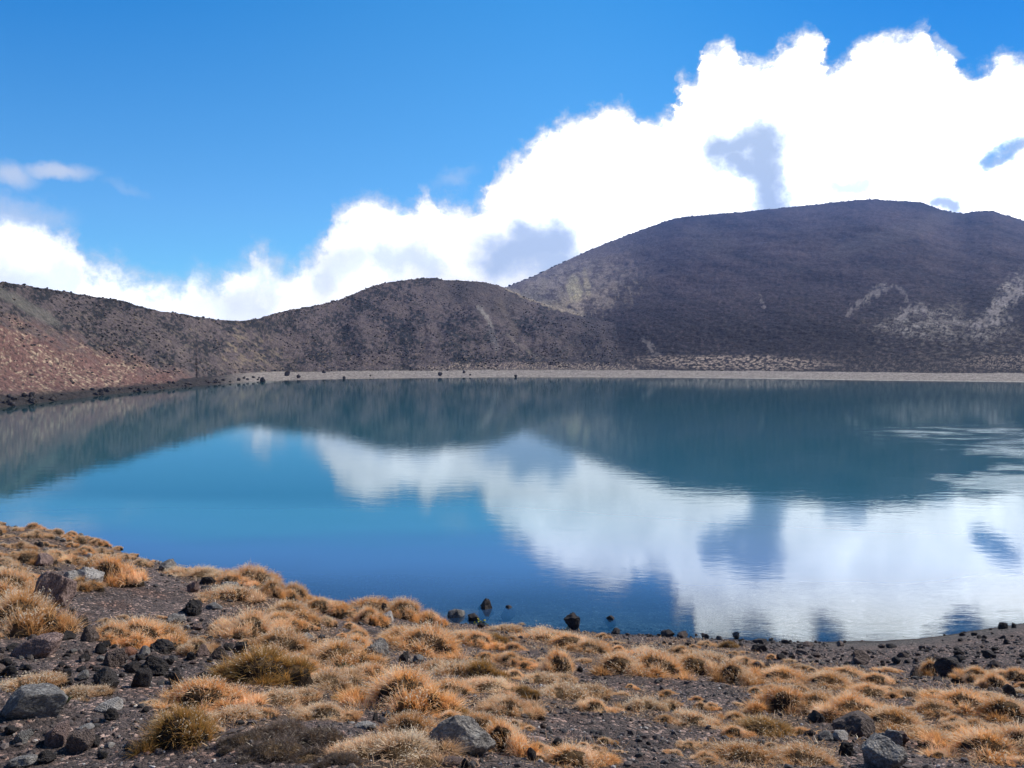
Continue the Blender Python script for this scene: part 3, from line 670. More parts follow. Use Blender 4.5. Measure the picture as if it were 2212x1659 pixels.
ROCKS = [ # name, x, y base, w, h, tone, kind, label
 ('boulder',98,1306,88,70,'pink','block','large leaning pinkish brown lava boulder at the left beside the path','boulder',dict(hero=True,seed=7,rotz=2.1,tilt=(0,.45))),
 ('stone',152,1268,34,34,'pale','block','pale grey stone just left of the bigger squarish pale stone','rock',{}),
 ('stone',190,1270,56,42,'pale','block','squarish pale grey stone behind the leaning pinkish boulder','rock',dict(hero=True,seed=9,rotz=.4)),
 ('stone',92,1222,48,24,'pink','slab','flat topped pinkish stone upslope behind the leaning pinkish boulder','rock',{}),
 ('stone',362,1236,42,26,'grey','block','grey stone on the bank crest right of the path top','rock',dict(seed=31)),
 ('stone',290,1264,34,14,'pale','slab','small flat pale stone lying on the dark path','rock',{}),
 ('stone',284,1254,22,9,'pale','slab','tiny pale stone perched behind the flat pale path stone','rock',{}),
 ('boulder',80,1550,120,60,'grey','round','large smooth grey boulder at the lower left in low dry grass','boulder',dict(hero=True,seed=21,rotz=.2,tilt=(0,-.22),depth=.75)),
 ('boulder',1000,1632,126,86,'grey','block','large grey lichen spotted boulder at the bottom centre beside a straw tussock','boulder',dict(hero=True,seed=14,rotz=.5,depth=.75)),
 ('stone',176,1358,26,24,'dark','round','rounded dark stone on the path left of the long arched tussock','rock',{}),
 ('stone',192,1386,32,32,'brown','block','brown block standing at the left end of the long arched tussock','rock',{}),
 ('stone',245,1442,50,36,'brown','block','grey brown block below the hollow of the long arched tussock','rock',{}),
 ('stone',279,1418,32,18,'rust','round','rust orange stone below the hollow of the long arched tussock','rock',{}),
 ('boulder',95,1422,92,42,'pink','slab','broad pinkish lava slab on top of the dark rubble heap','boulder',dict(hero=True,seed=34,rotz=.3,tilt=(.1,-.25))),
 ('stone',226,1490,58,40,'dark','jag','rough black scoria boulder in the rubble above the lower left path','rock',dict(hero=True,seed=41)),
 ('stone',306,1484,38,38,'dark','round','black two lobed stone with greenish sheen in the dark rubble','rock',{}),
 ('stone',333,1460,52,40,'dark','jag','jagged black scoria lump behind the black two lobed stone','rock',{}),
 ('stone',350,1410,54,26,'dark','jag','flat jagged dark scoria right of the rust orange stone','rock',{}),
 ('stone',378,1480,30,28,'dark','jag','small jagged black stone at the right end of the dark rubble','rock',{}),
 ('stone',370,1496,16,12,'dark','jag','tiny black stone just below the right end of the rubble','rock',{}),
 ('stone',385,1348,36,22,'grey','block','wedge shaped grey stone standing alone on the path','rock',dict(seed=3)),
 ('stone',420,1330,46,34,'dark','jag','jagged black scoria right of the wedge shaped grey stone','rock',{}),
 ('stone',447,1262,34,20,'dark','jag','jagged black scoria near the crest at the path top','rock',{}),
 ('stone',494,1272,46,12,'grey','slab','flat grey slab beside the seeding crest tussock','rock',{}),
 ('stone',418,1280,30,24,'pink','block','pinkish stone beside the path left of the crest grass','rock',{}),
 ('stone',462,1316,40,12,'grey','slab','flat grey slab beside the jagged black scoria under the grass','rock',{}),
 ('stone',404,1360,16,10,'pale','block','tiny pale chip right of the wedge shaped grey stone','rock',{}),
 ('stone',425,1362,26,12,'pink','slab','pinkish flat chip at the path edge below the grass','rock',{}),
 ('stone',436,1418,30,26,'pink','block','pinkish block among dark stones below the path end tussock','rock',{}),
 ('stone',475,1424,34,26,'brown','block','brown block right of the pinkish block','rock',{}),
 ('stone',520,1416,34,30,'dark','jag','jagged black scoria tucked against the big central grass belt','rock',{}),
 ('stone',439,1466,22,14,'dark','round','small black stone lying alone right of the rubble','rock',{}),
 ('stone',488,1453,34,10,'pale','slab','thin pale slab lying left of the central tussock','rock',{}),
 ('stone',235,1538,52,22,'pale','slab','low pale grey stone right of the large smooth boulder','rock',{}),
 ('stone',240,1556,26,24,'dark','jag','jagged dark stone right below the low pale stone','rock',{}),
 ('stone',315,1540,14,11,'dark','round','tiny black stone alone on the lower path','rock',{}),
 ('stone',124,1612,62,36,'pink','block','pinkish pale lumpy stone near the bottom left corner','rock',dict(seed=61)),
 ('stone',178,1622,58,38,'brown','block','brown grey block right of the pinkish lumpy stone at the bottom left','rock',dict(seed=62)),
 ('stone',208,1614,22,24,'dark','block','small dark block touching the brown grey block','rock',{}),
 ('stone',184,1580,34,9,'pale','slab','thin pale slab above the brown grey block at the bottom left','rock',{}),
 ('stone',47,1606,40,22,'grey','block','dark grey stone near the left edge at the bottom','rock',{}),
 ('stone',44,1656,46,18,'grey','block','grey stone cut by the bottom edge at the left','rock',{}),
 ('stone',100,1650,36,24,'dark','jag','jagged dark stone at the bottom edge near the left','rock',{}),
 ('stone',295,1610,32,14,'pink','slab','pinkish flat stone in front of the dark leafed tussock','rock',{}),
 ('stone',656,1384,42,14,'grey','slab','grey stone half hidden in the central grass','rock',{}),
 ('stone',818,1432,50,50,'grey','block','tall grey lichen streaked rock under the overhanging tussock','rock',dict(hero=True,seed=71)),
 ('stone',872,1432,30,26,'dark','block','dark block under the overhanging tussock','rock',{}),
 ('stone',903,1434,32,20,'grey','round','grey rounded stone at the right end under the overhanging tussock','rock',{}),
 ('stone',836,1350,36,30,'pale','block','pale stone between two shore tussocks','rock',dict(seed=4)),
 ('stone',830,1318,16,22,'dark','block','dark stone wedged between the shore tussocks','rock',{}),
 ('stone',790,1576,42,14,'pale','round','smooth pale stone lying in grass left of the lichen spotted boulder','rock',{}),
 ('stone',985,1334,38,18,'grey','round','grey stone below the long low shore tussock','rock',{}),
 ('stone',1022,1340,28,14,'dark','round','dark stone at the right end of the long low shore tussock','rock',{}),
 ('stone',1039,1356,20,12,'dark','block','small dark pair stone below the yellow flowers','rock',{}),
 ('stone',1148,1642,24,30,'dark','block','upright black stone right of the lichen spotted boulder','rock',{}),
 ('stone',1006,1658,22,20,'dark','block','upright dark stone at the bottom edge below the lichen spotted boulder','rock',{}),
 ('stone',976,1656,42,18,'pink','round','pinkish grey stone at the bottom edge below the lichen spotted boulder','rock',{}),
 ('stone',810,1556,16,18,'dark','block','small dark block above the smooth pale stone','rock',{}),
 ('stone',1173,1574,14,12,'brown','round','small brown stone alone on gravel right of the lichen spotted boulder','rock',{}),
 ('stone',1205,1612,26,18,'dark','round','dark stone on the gravel behind the bottom edge tussock','rock',{}),
 ('stone',1253,1452,14,14,'dark','round','tiny dark stone right of the pedestal tussock','rock',{}),
 ('stone',1262,1486,28,16,'dark','jag','dark jagged stone below the pedestal tussock','rock',{}),
 ('stone',1637,1408,36,18,'dark','block','dark block on the shore gravel right of the centre','rock',{}),
 ('stone',1735,1414,26,10,'brown','slab','flat brown stone on the shore gravel','rock',{}),
 ('boulder',1861,1432,50,28,'brown','block','broad brown boulder standing on the right shore gravel','boulder',{}),
 ('boulder',2050,1462,70,42,'dark','block','large dark boulder hugged by straw grass on the right','boulder',dict(hero=True,seed=81)),
 ('stone',1976,1462,26,22,'brown','block','pointed brown stone left of the large dark boulder','rock',{}),
 ('stone',2178,1504,24,24,'dark','round','round dark stone among the tussocks near the right edge','rock',{}),
 ('stone',2107,1577,16,16,'dark','round','small round dark stone above the lower right tussock','rock',{}),
 ('stone',1626,1538,20,24,'dark','block','small dark block with pale side at the left foot of the right grass belt','rock',{}),
 ('stone',1766,1562,38,22,'dark','block','dark pyramid stone left of the long dark slab','rock',{}),
 ('boulder',1838,1588,86,50,'brown','slab','long dark sloping slab below the right grass belt','boulder',dict(hero=True,seed=92,rotz=.1,tilt=(0,.35))),
 ('stone',1780,1600,34,20,'grey','slab','small grey chip left of the pale chip under the long dark slab','rock',{}),
 ('stone',1815,1600,34,20,'pale','slab','pale flat chip under the long dark slab','rock',{}),
 ('stone',1926,1612,44,34,'grey','block','grey block right of the long dark slab','rock',dict(seed=17)),
 ('stone',1950,1612,32,28,'pink','block','pinkish grey block touching the grey block at right','rock',{}),
 ('boulder',1903,1662,98,66,'grey','block','large grey lichen flecked boulder at the bottom edge on the right','boulder',dict(hero=True,seed=95,rotz=1.0)),
 ('stone',1830,1632,30,28,'dark','jag','jagged dark stone left of the lichen flecked boulder at the bottom right','rock',{}),
 ('stone',1750,1590,22,14,'brown','jag','small brown stone left of the grey chip','rock',{}),
 ('stone',1052,1314,29,22,'dark','block','dark block standing in the shallows beyond the centre tussocks','rock',dict(sink=.3)),
 ('stone',1097,1313,9,5,'dark','round','tiny dark stone awash right of the dark block in the water','rock',dict(sink=.3)),
 ('stone',1238,1355,26,29,'dark','block','tall dark block at the water edge near the centre','rock',dict(sink=.2,seed=8)),
 ('stone',1319,1337,11,7,'dark','round','small dark stone awash right of the tall dark block','rock',dict(sink=.3)),
 ('stone',911,1302,18,10,'dark','round','dark stone awash behind the shore tussocks','rock',dict(sink=.3)),
 ('stone',936,1309,28,12,'dark','slab','low dark slab awash behind the shore tussocks','rock',dict(sink=.3)),
 ('stone',1330,1369,22,12,'dark','round','dark stone at the water line where the gravel begins','rock',{}),
 ('stone',1441,1376,32,18,'dark','round','dark rounded stone at the water line right of the centre','rock',{}),
 ('stone',1474,1378,28,16,'brown','block','brown block beside the dark rounded water line stone','rock',{}),
 ('stone',1590,1379,17,15,'grey','block','upright grey stone at the water line','rock',{}),
 ('stone',1643,1391,30,12,'dark','slab','flat dark stone at the water line right of the upright grey stone','rock',{}),
 ('stone',1697,1391,18,10,'dark','round','small dark stone at the water line near the gravel spit','rock',{}),
 ('stone',1745,1396,26,11,'brown','round','brown stone just below the water line','rock',{}),
 ('stone',1925,1400,24,9,'dark','round','dark stone near the start of the smooth grey spit','rock',{}),
 ('stone',2168,1355,19,14,'dark','jag','dark red stone on the spit crest at the far right','rock',{}),
 ('stone',2189,1352,10,12,'dark','jag','small upright dark stone right of the dark red spit stone','rock',{}),
 ('stone',2140,1353,6,5,'dark','round','tiny dark stone left of the dark red spit stone','rock',{}),
]
land = []     # landmarks for the labels of the many small stones and tussocks
for nm, x, y, ww, hh, tone, kd, lab, cat, kw in ROCKS:
    kw = dict(kw); kw.setdefault('group', None)
    add_rock(nm, x, y, ww, hh, tone, kd, lab, cat, **{k: v for k, v in kw.items()})
    placed.append((x, y, ww))
LAND = [(98,1300,'leaning pinkish boulder'),(190,1265,'squarish pale stone'),(290,1262,'flat pale path stone'),(362,1234,'grey crest stone'),(80,1545,'large smooth grey boulder'),
        (1000,1625,'lichen spotted boulder'),(310,1400,'long arched tussock'),(95,1418,'pinkish rubble slab'),(226,1485,'rough black boulder'),(385,1345,'wedge shaped grey stone'),
        (235,1535,'low pale stone'),(150,1612,'pinkish lumpy stone'),(545,1270,'seeding crest tussock'),(445,1540,'lower left tussock'),(870,1535,'big round central tussock'),
        (915,1415,'overhanging tussock'),(830,1320,'paired shore tussocks'),(985,1330,'low shore tussock'),(1205,1450,'pedestal tussock'),(1235,1640,'bottom edge tussock'),
        (1420,1455,'long undercut grass bank'),(1637,1405,'dark shore block'),(1861,1430,'broad brown boulder'),(2050,1460,'large dark boulder'),(2178,1503,'round dark stone'),
        (1838,1585,'long dark slab'),(1903,1655,'lichen flecked boulder'),(1700,1520,'right grass belt'),(1238,1350,'tall dark water block'),(1590,1378,'upright grey stone'),
        (2168,1353,'dark red spit stone'),(1500,1550,'pale grass ring'),(2130,1620,'lower right tussock'),(720,1440,'central grass belt'),(1960,1590,'grey block pair'),(600,1600,'wiry dark mat')]
_used = {}
def auto_label(size, tone, what, px, py):
    d = sorted(((px-a)**2+((py-b)*1.8)**2, i) for i, (a, b, _) in enumerate(LAND))
    _, i = d[0]; a, b, nm = LAND[i]
    dx, dy = px-a, (py-b)*1.8
    if abs(dx) > 2.2*abs(dy): dr = 'right of' if dx > 0 else 'left of'
    elif abs(dy) > 2.2*abs(dx): dr = 'below' if dy > 0 else 'behind'
    else: dr = ('below and right of' if dx > 0 else 'below and left of') if dy > 0 else ('behind and right of' if dx > 0 else 'behind and left of')
    base_ = f'{size} {tone} {what} {dr} the {nm}'
    k = _used.get(base_, 0); _used[base_] = k+1
    ords = ['', 'second', 'third', 'fourth', 'fifth', 'sixth', 'seventh', 'eighth', 'ninth', 'tenth', 'eleventh', 'twelfth']
    if k == 0: return f'{size} {tone} {what}, nearest {dr} the {nm}'
    if k < 12: return f'{ords[k]} nearest {size} {tone} {what} {dr} the {nm}'
    return f'{size} {tone} {what} farther off {dr} the {nm}'
# zones of countable loose stones: (cx, cy, rx, ry, count, size range px, tones)
ZONES = [(200,1440,190,50,46,(12,34),['dark','dark','dark','brown','grey']),(60,1450,70,40,14,(16,34),['dark','brown','dark']),(450,1415,90,28,16,(9,26),['dark','brown','dark','pink']),
         (150,1600,190,50,26,(8,26),['dark','dark','brown','pale','pink']),(60,1180,110,30,10,(7,16),['grey','dark','pale']),(230,1215,120,30,14,(6,14),['dark','grey','pale']),
         (1800,1425,230,26,34,(8,24),['dark','dark','brown']),(2080,1425,150,24,26,(8,24),['dark','dark','brown']),(1560,1390,200,14,20,(6,16),['dark','brown','grey']),
         (2130,1385,90,24,14,(5,16),['dark','dark']),(1880,1620,140,36,14,(8,22),['dark','brown','grey']),(2100,1500,120,60,10,(8,18),['dark','brown']),
         (1400,1375,150,8,14,(5,12),['dark','brown']),(2120,1600,90,50,8,(8,16),['dark']),(1350,1580,240,60,14,(5,12),['dark','brown','pale']),(420,1335,60,30,6,(10,20),['dark'])]
cands = []
for cx, cy, rx, ry, n, (s0, s1), tones in ZONES:
    for _ in range(n):
        for _try in range(20):
            x = random.gauss(cx, rx*.5); y = random.gauss(cy, ry*.5)
            if not (-20 < x < 2232 and y < 1670): continue
            sz = s0+(s1-s0)*random.random()**1.8
            if all(math.hypot(x-a, (y-b)*1.5) > (sz+c)*.42 for a, b, c in placed): break
        else: continue
        placed.append((x, y, sz)); cands.append((x, y, sz, random.choice(tones)))
cands.sort(key=lambda c: -c[2])
TW = {'dark': 'dark', 'brown': 'brown', 'grey': 'grey', 'pale': 'pale', 'pink': 'pinkish', 'rust': 'rusty'}
# sort by distance to the landmark so that the ordinals in the labels hold
def _ld(c): return min((c[0]-a)**2+((c[1]-b)*1.8)**2 for a, b, _ in LAND)
for x, y, sz, tone in sorted(cands, key=_ld):
    kd = random.choice(['jag', 'block', 'jag', 'round', 'slab'] if tone in ('dark', 'brown') else ['block', 'slab', 'round'])
    size = 'small' if sz < 13 else ('medium' if sz < 22 else 'larger')
    add_rock('stone', x, y, sz, sz*random.uniform(.5, .8), tone, kd, auto_label(size, TW[tone], 'stone', x, y), 'rock', 'loose lava stones on the near bank', sink=.2)

# far shore boulders
ONES = 'zeroth first second third fourth fifth sixth seventh eighth ninth tenth eleventh twelfth thirteenth fourteenth fifteenth sixteenth seventeenth eighteenth nineteenth'.split()
def nth(i):
    if i < 20: return ONES[i]
    t_ = ['twent', 'thirt', 'fort', 'fift', 'sixt', 'sevent', 'eight', 'ninet'][i//10-2]
    return t_+('ieth' if i % 10 == 0 else 'y '+ONES[i % 10])
def far_place(px, py):
    a, s_ = azs(px, py); a = float(a); s_ = float(s_)
    rr = np.geomspace(90, 520, 1800); z = far_z(np.full(rr.shape, a), rr)[0]
    i = np.nonzero((z/rr >= s_) & (z > WATER-.1))[0]
    if not len(i): return None
    return Vector((rr[i[0]]*math.sin(a), rr[i[0]]*math.cos(a), float(z[i[0]])))
fb = [(951,812,12,'dark boulder on the far beach below the hump, largest there'),(1114,815,8,'small dark boulder at the far beach water line'),(743,819,7,'small dark stone on the far beach left of the hump'),
      (568,824,11,'dark boulder where the far beach begins on the left'),(645,817,9,'dark rock low on the left end of the far beach'),(621,812,12,'dark rock at the foot of the slope by the left beach end'),
      (1002,806,7,'tiny dark rock at the foot of the hump above the beach'),(1016,811,4,'tiny dark speck of rock on the middle of the beach'),(700,806,8,'dark rock at the slope foot above the left beach'),(800,813,4,'tiny dark rock on the beach below the hump left flank')]
for x, y, s_, lab in fb:
    p = far_place(x, y)
    if p is None: continue
    W = s_/FPX*p.length
    me = rock_proto('jag', 'dark', random.randrange(5)); o = link('boulder', me, None, loc=(p.x, p.y, p.z-.12*W), label=lab, category='boulder')
    o.scale = (W, W, W*.95); o.rotation_euler = (0, 0, random.uniform(0, 6))
n = 0
sx = sorted(random.uniform(-10, 560) for _ in range(75))
for i, x in enumerate(sx):
    ysh = np.interp(x, [0, 150, 350, 570], [881, 863, 841, 823])
    up = random.random()**1.6*20*(1-x/900)
    p = far_place(x, ysh-1-up)
    if p is None: continue
    s_ = random.uniform(5, 15)*(1-.45*x/560)
    W = s_/FPX*p.length
    me = rock_proto(random.choice(['jag', 'block']), random.choice(['dark', 'dark', 'dark', 'brown']), random.randrange(5))
    lab = f'{nth(i+1)} dark boulder from the left edge along the left far shore'
    o = link('shore_boulder', me, None, loc=(p.x, p.y, p.z-.15*W), label=lab, category='boulder', group='dark boulders along the left far shore')
    o.scale = (W, W, W*random.uniform(.6, .9)); o.rotation_euler = (random.uniform(-.3, .3), 0, random.uniform(0, 6))

# ------------------------------------------------------------------ gravel: uncountable small stones, one object
def scatter_mesh(name, pos, size, flat, sub, jitter, tone_arr, rg):
    v, f = ICO[sub] if sub else (None, None)
    n = len(pos); k = len(v)
    out = np.empty((n, k, 3), np.float32)
    q = rg.normal(size=(n, 3, 3)); qm, _ = np.linalg.qr(q)
    jit = 1+rg.uniform(-jitter, jitter, (n, k, 1))
    out = (v[None]*jit)@qm
    out = out*np.stack([np.ones(n), np.ones(n), flat], -1)[:, None]
    ang = rg.uniform(0, 6.28, n); st_ = rg.uniform(.6, 1, n)
    c, s_ = np.cos(ang), np.sin(ang)
    x = out[..., 0]*c[:, None]-out[..., 1]*s_[:, None]*st_[:, None]; y = out[..., 0]*s_[:, None]+out[..., 1]*c[:, None]*st_[:, None]
    out = np.stack([x, y, out[..., 2]], -1)*size[:, None, None]+pos[:, None]
    ff = (f[None]+np.arange(n)[:, None, None]*k).reshape(-1, 3)
    me = grid_mesh(name, out.reshape(-1, 3), ff, smooth=False)
    set_col(me, 'tone', np.repeat(tone_arr, k, 0))
    return me
ICO[0] = None
import bmesh as _bm
b_ = _bm.new(); _bm.ops.create_icosphere(b_, subdivisions=1, radius=1)
ICO[1] = (np.array([x.co[:] for x in b_.verts]), np.array([[q.index for q in p.verts] for p in b_.faces])); b_.free()
rg = np.random.default_rng(5)
N = 62000
N = 76000
r = 3.2*(24/3.2)**rg.uniform(0, 1, N)**.9; a = rg.uniform(-.70, .80, N)
re_ = np.interp(a, be_a, be_r); keep = r < re_+1.5; r, a = r[keep], a[keep]; re_ = re_[keep]
x, y = r*np.sin(a), r*np.cos(a); z = ground_z(a, r)
px, py = proj(x, y, z); g = grassiness(px, py)
spit = (a > az_of(1800))*(r/re_ > .8)
path = np.exp(-(((px-330)/140)**2+((py-1300)/60)**2))
keep = (rg.uniform(0, 1, len(r)) > g*.6) & ~(spit & (rg.uniform(0, 1, len(r)) < .85))
x, y, z, r, px, py, path, spit = (q[keep] for q in (x, y, z, r, px, py, path, spit))
n = len(x)
size = (.0022+.0045*rg.pareto(2.6, n).clip(0, 5))*(r/4)**.75
size = size*(1-.45*path)*np.where(spit, .6, 1)
size = size.clip(.002, .05)
tp = np.array([[.045, .04, .038], [.075, .06, .055], [.11, .085, .075], [.20, .17, .15], [.42, .39, .36], [.20, .11, .08]])
ti = rg.choice(6, n, p=[.28, .26, .18, .14, .08, .06])
ti = np.where(size > .02, rg.choice(3, n), ti)
tone = tp[ti]*rg.uniform(.7, 1.3, (n, 1))
me = scatter_mesh('gravel', np.stack([x, y, z+size*.15], -1), size, rg.uniform(.5, .9, n), 1, .28, tone, rg)
m_gravel, t, out = mat('loose_stones')
pb = t.n('ShaderNodeBsdfPrincipled'); t.l(pb.outputs[0], out.inputs[0]); pb.inputs['Roughness'].default_value = .85
t.put(pb.inputs['Base Color'], t.mix(1.0, attr(t, 'tone'), t.ramp(t.noise(t.n('ShaderNodeTexCoord').outputs['Object'], 130, 4, .7), [(.3, (.6, .6, .6)), (.7, (1.4, 1.4, 1.4))]), 'MULTIPLY'))
link('gravel', me, m_gravel, kind='stuff', label='loose dark and pale volcanic gravel covering the near bank', category='gravel')

# ------------------------------------------------------------------ scrub on the far hills
N = 48000
a = rg.uniform(-.62, .62, N*2); r = 100*(470/100)**rg.uniform(0, 1, N*2)
z, wh, ta, tb, ds = far_z(a, r)
x, y = r*np.sin(a), r*np.cos(a); px, py = proj(x, y, z)
dn = sm(fbm(x/16, y/16, 4, 201, .6), -.18, .22)
U = (px*.86+py*.52); V = (py*.86-px*.52)
redz = sm((py-(690+px*.31)), -6, 18)*sm(px, 540, 400)
pr = (wh == 1)*np.where(ta < 1.03, 1, 0)*dn*(1-.82*redz)*np.where((px > 1010) & (px < 1130) & (py < 730), .25, 1)
pr = pr*np.where(ta > .985, 1.0, .8)
keep = (rg.uniform(0, 1, len(x)) < pr) & (ds > 6); keep[np.cumsum(keep) > N] = False
x, y, z, r, ta, px = (q[keep] for q in (x, y, z, r, ta, px)); n = len(x)
# crest bushes so that the skyline is ragged
ac = rg.uniform(-.62, az_of(1090), 900); rc = np.interp(ac, hc_a, hc_r)*rg.uniform(.99, 1.0, 900); zc = far_z(ac, rc)[0]
x = np.r_[x, rc*np.sin(ac)]; y = np.r_[y, rc*np.cos(ac)]; z = np.r_[z, zc]; r = np.r_[r, rc]; px = np.r_[px, proj(rc*np.sin(ac), rc*np.cos(ac), zc)[0]]
n = len(x)
size = rg.uniform(.10, .48, n)**1.35*(r/200)**.4
size[-900:] *= rg.uniform(.3, 1.15, 900)
tp = np.array([[.055, .050, .045], [.075, .063, .056], [.045, .043, .040], [.10, .082, .072]])
tone = tp[rg.choice(4, n)]*rg.uniform(.7, 1.3, (n, 1))
tus = (px < 760)*rg.uniform(0, 1, n) < -.1
pale = rg.uniform(0, 1, n) < np.where(px < 700, .10, .05)
tone[pale] = np.array([.24, .18, .11]); size[pale] *= .7
me = scatter_mesh('scrub', np.stack([x, y, z+size*.25], -1), size, rg.uniform(.45, .8, n), 1, .33, tone, rg)
m_scrub, t, out = mat('scrub_leaves')
pb = t.n('ShaderNodeBsdfPrincipled'); t.l(pb.outputs[0], out.inputs[0]); pb.inputs['Roughness'].default_value = 1; pb.inputs['Specular IOR Level'].default_value = .05
t.put(pb.inputs['Base Color'], attr(t, 'tone'))
link('scrub', me, m_scrub, kind='stuff', label='low dark scrub and scattered stones dotting the far hillsides', category='scrub')
# ragged crest of the mountain
N = 700
ac = rg.uniform(az_of(1092), .62, N); rc = np.interp(ac, mc_a, mc_r)*rg.uniform(.992, 1.0, N); zc = far_z(ac, rc)[0]
size = rg.uniform(.3, 1.9, N)**1.4*.9
tone = np.array([[.035, .033, .028]])*rg.uniform(.7, 1.3, (N, 1))
me = scatter_mesh('crest_rubble', np.stack([rc*np.sin(ac), rc*np.cos(ac), zc], -1), size, rg.uniform(.5, .8, N), 1, .33, tone, rg)
link('crest_rubble', me, m_scrub, kind='stuff', label='tiny boulders and bushes along the mountain skyline', category='rubble')

# ------------------------------------------------------------------ tussock grass
def blades(n, R, L, W, tilt0, tilt1, droop, lean, tones, rg, ell=1.0, seg=4, inner=.0, curl=.0):
    """blades in a clump: returns verts, quads, tone per vertex"""
    rad = R*np.sqrt(rg.uniform(inner, 1, n)); th = rg.uniform(0, 2*np.pi, n)
    bx, by = rad*np.cos(th), rad*np.sin(th)*ell
    q = rad/R
    tilt = tilt0+(tilt1-tilt0)*q**1.2+rg.normal(0, .16, n)
    dth = th+rg.normal(0, .45, n)
    ln = L*rg.uniform(.55, 1.15, n)*(1-.15*q)
    d = np.stack([np.sin(tilt)*np.cos(dth)+lean[0], np.sin(tilt)*np.sin(dth)+lean[1], np.cos(tilt)], -1)
    d /= np.linalg.norm(d, axis=1, keepdims=True)
    side = np.cross(d, rg.normal(size=(n, 3))); side /= np.linalg.norm(side, axis=1, keepdims=True)
    P = np.stack([bx, by, np.zeros(n)], -1); pts = [P]
    cur = d.copy(); cv = rg.normal(0, curl, (n, 3)) if curl else 0
    for i in range(seg):
        cur = cur+np.array([0, 0, -1])*(droop*(.4+i/seg)*rg.uniform(.5, 1.5, n))[:, None]+cv
        cur /= np.linalg.norm(cur, axis=1, keepdims=True)
        P = P+cur*(ln/seg)[:, None]; pts.append(P)
    vs = []; ts = []
    wd = W*rg.uniform(.7, 1.3, n)
    tn = tones[rg.choice(len(tones), n)]*rg.uniform(.75, 1.25, (n, 1))
    for i, p in enumerate(pts):
        f_ = i/seg; w_ = wd*(1-.85*f_)
        vs += [p-side*w_[:, None]/2, p+side*w_[:, None]/2]
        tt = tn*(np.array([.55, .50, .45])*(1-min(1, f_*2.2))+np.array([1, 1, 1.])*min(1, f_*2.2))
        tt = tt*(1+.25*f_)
        ts += [tt, tt]
    V_ = np.stack(vs, 1); T_ = np.stack(ts, 1); k = V_.shape[1]
    fq = np.array([[2*i, 2*i+1, 2*i+3, 2*i+2] for i in range(seg)])
    F_ = (fq[None]+np.arange(n)[:, None, None]*k).reshape(-1, 4)
    return V_.reshape(-1, 3), F_, T_.reshape(-1, 3), pts[-1]
GOLD = np.array([[.50, .27, .09], [.66, .38, .13], [.76, .47, .18], [.84, .58, .28], [.90, .70, .44]])
STRAW = np.array([[.58, .37, .20], [.70, .47, .26], [.80, .57, .34], [.88, .69, .47], [.92, .78, .58]])
GREENY = np.array([[.40, .27, .08], [.33, .22, .065], [.56, .34, .11], [.26, .19, .065], [.62, .38, .14]])
GOLD = np.minimum(GOLD*np.array([1.05, 1.10, 1.35]), .93); STRAW = np.minimum(STRAW*np.array([1.05, 1.08, 1.15]), .93)
WIRY = np.array([[.16, .125, .105], [.12, .095, .085], [.22, .18, .15], [.09, .075, .07]])
m_grass, t, out = mat('dry_grass_blades')
colr = attr(t, 'tone')
rnd = t.n('ShaderNodeObjectInfo').outputs['Random']
colr = t.mix(1.0, colr, t.mix(rnd, (.82, .80, .79), (1.22, 1.20, 1.20)), 'MULTIPLY')
df = t.n('ShaderNodeBsdfDiffuse'); t.put(df.inputs[0], colr)
tl = t.n('ShaderNodeBsdfTranslucent'); t.put(tl.inputs[0], t.mix(1.0, colr, (1.1, .95, .75), 'MULTIPLY'))
gs = t.n('ShaderNodeBsdfGlossy'); gs.inputs['Roughness'].default_value = .42; gs.inputs['Color'].default_value = (.9, .85, .75, 1)
m1 = t.n('ShaderNodeMixShader'); m1.inputs[0].default_value = .42; t.l(df.outputs[0], m1.inputs[1]); t.l(tl.outputs[0], m1.inputs[2])
m2 = t.n('ShaderNodeMixShader'); m2.inputs[0].default_value = .06; t.l(m1.outputs[0], m2.inputs[1]); t.l(gs.outputs[0], m2.inputs[2]); t.l(m2.outputs[0], out.inputs[0])
m_mound, t, out = mat('matted_dead_grass_and_peat')
pb = t.n('ShaderNodeBsdfPrincipled'); t.l(pb.outputs[0], out.inputs[0]); pb.inputs['Roughness'].default_value = 1; pb.inputs['Specular IOR Level'].default_value = .05
tcn = t.n('ShaderNodeTexCoord').outputs['Object']; nn = t.noise(tcn, 30, 5, .7)
gn = t.n('ShaderNodeNewGeometry'); sx_ = t.n('ShaderNodeSeparateXYZ'); t.l(gn.outputs['Normal'], sx_.inputs[0])
peat = t.ramp(nn, [(.3, (.022, .017, .013)), (.55, (.055, .04, .028)), (.75, (.12, .085, .05))])
thatch = t.ramp(nn, [(.3, (.07, .045, .025)), (.55, (.17, .11, .06)), (.75, (.34, .24, .15))])
t.put(pb.inputs['Base Color'], t.mix(t.step(sx_.outputs[2], .62, .9), peat, thatch))
bp = t.n('ShaderNodeBump'); bp.inputs['Distance'].default_value = .03; t.put(bp.inputs['Height'], nn); t.l(bp.outputs[0], pb.inputs['Normal'])
m_seed, t, out = mat('pale_seed_heads')
df = t.n('ShaderNodeBsdfDiffuse'); df.inputs[0].default_value = (.86, .74, .56, 1); tl = t.n('ShaderNodeBsdfTranslucent'); tl.inputs[0].default_value = (.92, .84, .68, 1)
m1 = t.n('ShaderNodeMixShader'); m1.inputs[0].default_value = .5; t.l(df.outputs[0], m1.inputs[1]); t.l(tl.outputs[0], m1.inputs[2]); t.l(m1.outputs[0], out.inputs[0])

